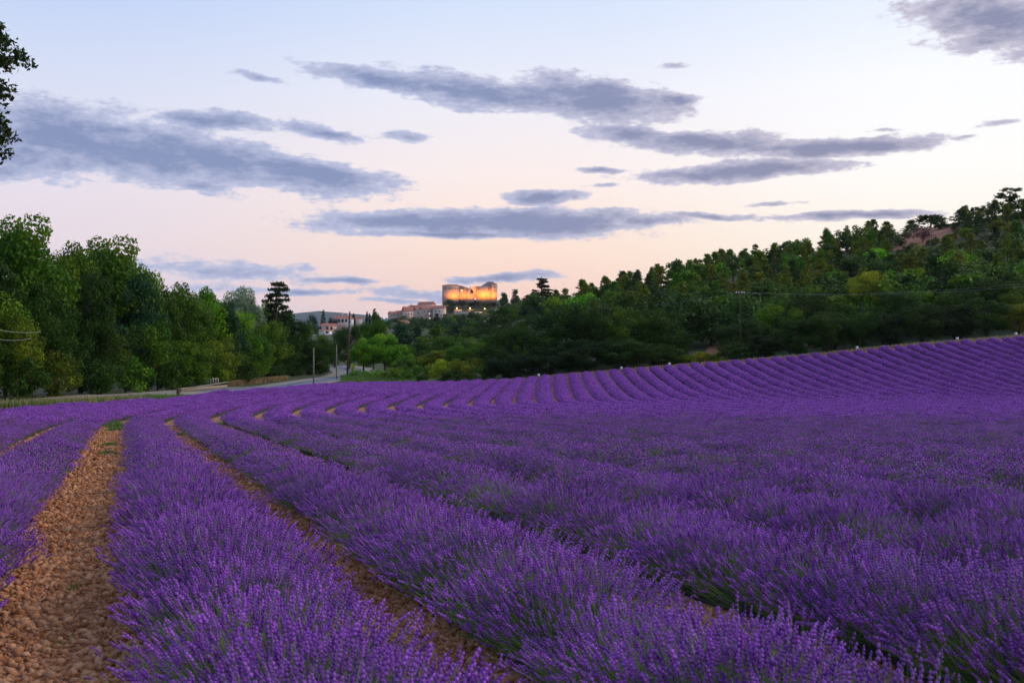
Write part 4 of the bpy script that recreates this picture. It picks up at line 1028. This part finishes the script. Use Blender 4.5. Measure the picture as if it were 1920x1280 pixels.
house(800, 955, 602, 24, 578.9, 573.2, MT['castle'], MT['tiles'], 'large plain house in front of the village row', wins=[(-.3,.8,1,1.6,G),(0,.8,1,1.6,G),(.3,.8,1,1.6,G),(-.2,.45,1,1.6,G),(.2,.45,1,1.6,G)], rz=0.35)
house(824, 950, 604, 21, 578.4, 572.7, MT['plaster'], MT['tiles'], 'rightmost tall house of the village row with a balcony', wins=[(-.25,.8,1,1.6,G),(.15,.8,1,1.6,G),(-.1,.5,1.4,2,G),(.3,.5,1,1.6,G)], rz=-0.25)
house(1527, 350, 487, 24, 480, 474.5, MT['plaster'], MT['tiles'], 'pale house with a low roof half hidden in the right hill trees', hip=True, rz=.3, depth=5)

def castle():
    d = 1000.0; k = d/F; kc = k/13.714
    def cx(c): return (810+c/13.714-960)*k
    def cz(c): return CAMZ+(640-(515+c/13.714))*k
    x0 = cx(960); zb = cz(680); root = empty('castle', (x0, d, zb)); tag(root, 'ruined hilltop stone castle glowing orange under floodlights', 'castle')
    def blk(nm, a, b, top, dep, y0, mat='castle', bot=760):
        m = MB().box(((cx(a)+cx(b))/2-x0, y0+dep/2, (cz(top)+cz(bot))/2-zb), (cx(b)-cx(a), dep, cz(top)-cz(bot))); return m.build(nm, MT[mat], root)
    def roof(nm, a, b, base, top, dep, y0, ridge=(.3,.7), mat='tiles'):
        A, B = cx(a)-x0, cx(b)-x0; z0, z1 = cz(base)-zb, cz(top)-zb; r0 = A+(B-A)*ridge[0]; r1 = A+(B-A)*ridge[1]; ym = y0+dep/2
        m = MB(); c = [(A-.4,y0-.4,z0),(B+.4,y0-.4,z0),(B+.4,y0+dep+.4,z0),(A-.4,y0+dep+.4,z0)]; R0, R1 = (r0,ym,z1),(r1,ym,z1)
        m.poly([c[0],c[1],R1,R0]).poly([c[1],c[2],R1]).poly([c[2],c[3],R0,R1]).poly([c[3],c[0],R0]).poly([c[3],c[2],c[1],c[0]])
        return m.build(nm, MT[mat], root)
    def win(c, top, bot, w=26, y0=0):
        f = MB().box((cx(c)-x0, y0-.05, (cz(top)+cz(bot))/2-zb), (w*kc+.25, .3, cz(top)-cz(bot)+.3)).build('window', MT['castle'], root)
        MB().box((cx(c)-x0, y0-.12, (cz(top)+cz(bot))/2-zb), (w*kc, .3, cz(top)-cz(bot))).build('pane', MT['glass'], f)
    blk('left_wing', 262, 690, 272, 14, 0); roof('left_roof', 262, 690, 270, 238, 14, 0, (.3,.88))
    blk('gatehouse', 690, 900, 335, 10, 1.5); roof('gatehouse_roof', 640, 905, 334, 268, 12, 1.0, (.08,.35), 'slate')
    blk('buttress', 902, 978, 340, 8, .6); blk('chimney', 968, 990, 290, 1.2, 4)
    blk('low_curtain', 978, 1068, 470, 7, .8); blk('inner_wall', 985, 1075, 345, 3, 9, 'castle')
    # broken gable
    m = MB(); pts = [(1000,360),(1075,285),(1135,280),(1150,340),(1142,600),(1060,600),(1060,420)]
    fr = [(cx(a)-x0, 3.0, cz(b)-zb) for a, b in pts]; bk = [(p[0], 5.0, p[2]) for p in fr]; m.poly(fr); m.poly(bk[::-1])
    for i in range(len(fr)): j = (i+1) % len(fr); m.poly([fr[j], fr[i], bk[i], bk[j]])
    m.build('broken_gable', MT['castle'], root)
    blk('great_hall', 1142, 1530, 292, 14, 1.0); blk('hall_rear', 1300, 1540, 262, 12, 9.0); 
    roof('hall_roof', 1262, 1672, 290, 163, 16, 4.0, (.40,.74), 'slate')
    blk('tower', 1531, 1672, 240, 9, -.6); roof('tower_roof', 1531, 1672, 239, 205, 9, -.6, (.3,.5), 'slate')
    for i in range(9):
        a = 1175+i*42; MB().box((cx(a)-x0, .85, (cz(300)+cz(600))/2-zb), (.45,.5,cz(300)-cz(600))).build('pilaster', MT['castle'], root)
    win(340,330,385); win(465,330,385); win(530,340,380,16); win(600,340,380,16); win(655,340,385,18)
    win(1210,350,410,22,1.0); win(1455,360,420,22,1.0); win(1610,310,345,16,-.6); win(1605,400,440,14,-.6); win(1590,238,258,44,-.6); win(790,345,375,90,1.5); win(1118,510,545,16,3.0)
    # floodlights at the wall foot
    for (c, zc, y, pw) in ((430,600,-9,1.2),(520,600,-8,1.8),(620,620,-8,2.2),(720,600,-8,1.4),(830,600,-7,1.6),(940,600,-7,2.0),(1020,600,-7,1.6),(1180,600,-11,3.2),(1260,600,-11,3.2),(1345,600,-11,3.2),(1430,600,-11,3.2),(1510,600,-11,2.6),(1600,600,-10,2.4)):
        ld = bpy.data.lights.new('floodlight', 'SPOT'); ld.energy = 3700*pw; ld.color = (1.0,.31,.022); ld.spot_size = math.radians(110); ld.spot_blend = .9; ld.shadow_soft_size = .3
        o = bpy.data.objects.new('floodlight_beam', ld); o.location = (cx(c)-x0, y, cz(zc)-zb-1.0); o.rotation_euler = Vector((0, 1.0, .95)).to_track_quat('-Z','Y').to_euler(); link(o, root)
    MB().box((0,0,0), (.7,.5,.7)).build('lamp', MT['lamp'], root, (cx(762)-x0, 1.0, cz(402)-zb))
castle()
# terrace walls and street lamps below the castle
def terrace():
    for i, (u0, u1, y0, y1, d) in enumerate([(851,866,580,584,958),(877,889,580,584,960),(852,905,584,592,948)]):
        k = d/F; X0, X1 = at_u(u0, d), at_u(u1, d); zt, zb = CAMZ+(640-y0)*k, CAMZ+(640-y1)*k
        o = empty('terrace_wall', ((X0+X1)/2, d, zb)); MB().box((0,0,(zt-zb)/2-1), (X1-X0, 1.2, zt-zb+2)).build('masonry', MT['plaster'], o); MB().box((0,0,zt-zb+.1), (X1-X0+.4, 1.6, .25)).build('coping', MT['concrete'], o)
        tag(o, ['lit terrace wall left below the castle','lit terrace wall right below the castle','long grey terrace wall under the castle slope'][i], 'wall')
    lamps = [(856.5,578,955,1,'left orange'),(881.5,578,957,1,'right orange'),(909,579,950,1,'rightmost orange'),(928.5,583,945,0,'white'),(805,588,935,0,'house front'),(806,597,920,0,'lower left'),(848.5,597,900,0,'pale centre'),(862,600,890,1,'low orange'),(720,597,890,0,'far left'),(986,571,850,0,'far right')]
    for (u, y, d, warm, nm) in lamps:
        k = d/F; x = at_u(u, d); z = CAMZ+(640-y)*k; g = min(gz(x, d), z-3)
        o = empty('street_lamp', (x, d, g)); tag(o, f'lit street lamp on the village slope, the {nm} one', 'street lamp', 'village street lamps')
        MB().tube([(0,0,0),(0,0,z-g)], .09, 6).build('post', MT['wire'], o)
        MB().tube([(0,0,z-g-.1),(0,0,z-g+.25),(0,0,z-g+.6)], [.25,.45,.15], 8).build('lantern', MT['lamp' if warm else 'lampw'], o)
        if warm:
            ld = bpy.data.lights.new('lamp_light', 'POINT'); ld.energy = 900; ld.color = (1,.40,.06); ld.shadow_soft_size = .4
            q = bpy.data.objects.new('lamp_light', ld); q.location = (0,-1.0,z-g); link(q, o)
terrace()

# ------------------------------------------------------------------ evening haze
def haze():
    m, nt, N, L = new_mat('haze'); out = N.new('ShaderNodeOutputMaterial'); v = N.new('ShaderNodeVolumePrincipled'); L.new(v.outputs[0], out.inputs['Volume'])
    v.inputs['Color'].default_value = (.78,.86,1.0,1); v.inputs['Density'].default_value = 0.00003; v.inputs['Anisotropy'].default_value = 0.2
    o = MB().box((0, 3350, 140), (17000, 8700, 480)).build('haze', m); o['kind'] = 'stuff'; o['label'] = 'thin blue evening haze over the valley'; o['category'] = 'haze'
haze()
# ------------------------------------------------------------------ far hills
def hills():
    r = np.random.default_rng(2); n = 160; az = np.linspace(-.75, .75, n)
    top = np.interp(960+F*az, [-500,300,480,600,680,760,900,1100,2400], [600,598,592,584,590,602,606,604,600])+1.2*np.convolve(r.normal(size=n+8), np.ones(9)/9, 'valid')*2
    V = []
    for (dd, f) in ((5200,0),(5600,.6),(6000,1.0),(6600,.8),(7500,0)):
        for a, t in zip(az, top): V.append((a*dd, dd, -5+f*(CAMZ+(640-t)*6000/F+5)))
    i, q = np.meshgrid(np.arange(4), np.arange(n-1), indexing='ij'); a = (i*n+q).ravel()
    tag(obj('hills', mesh_np('hills', np.array(V), np.stack([a,a+1,a+1+n,a+n],-1), [MT['hills']], smooth=True)), kind='structure')
hills()
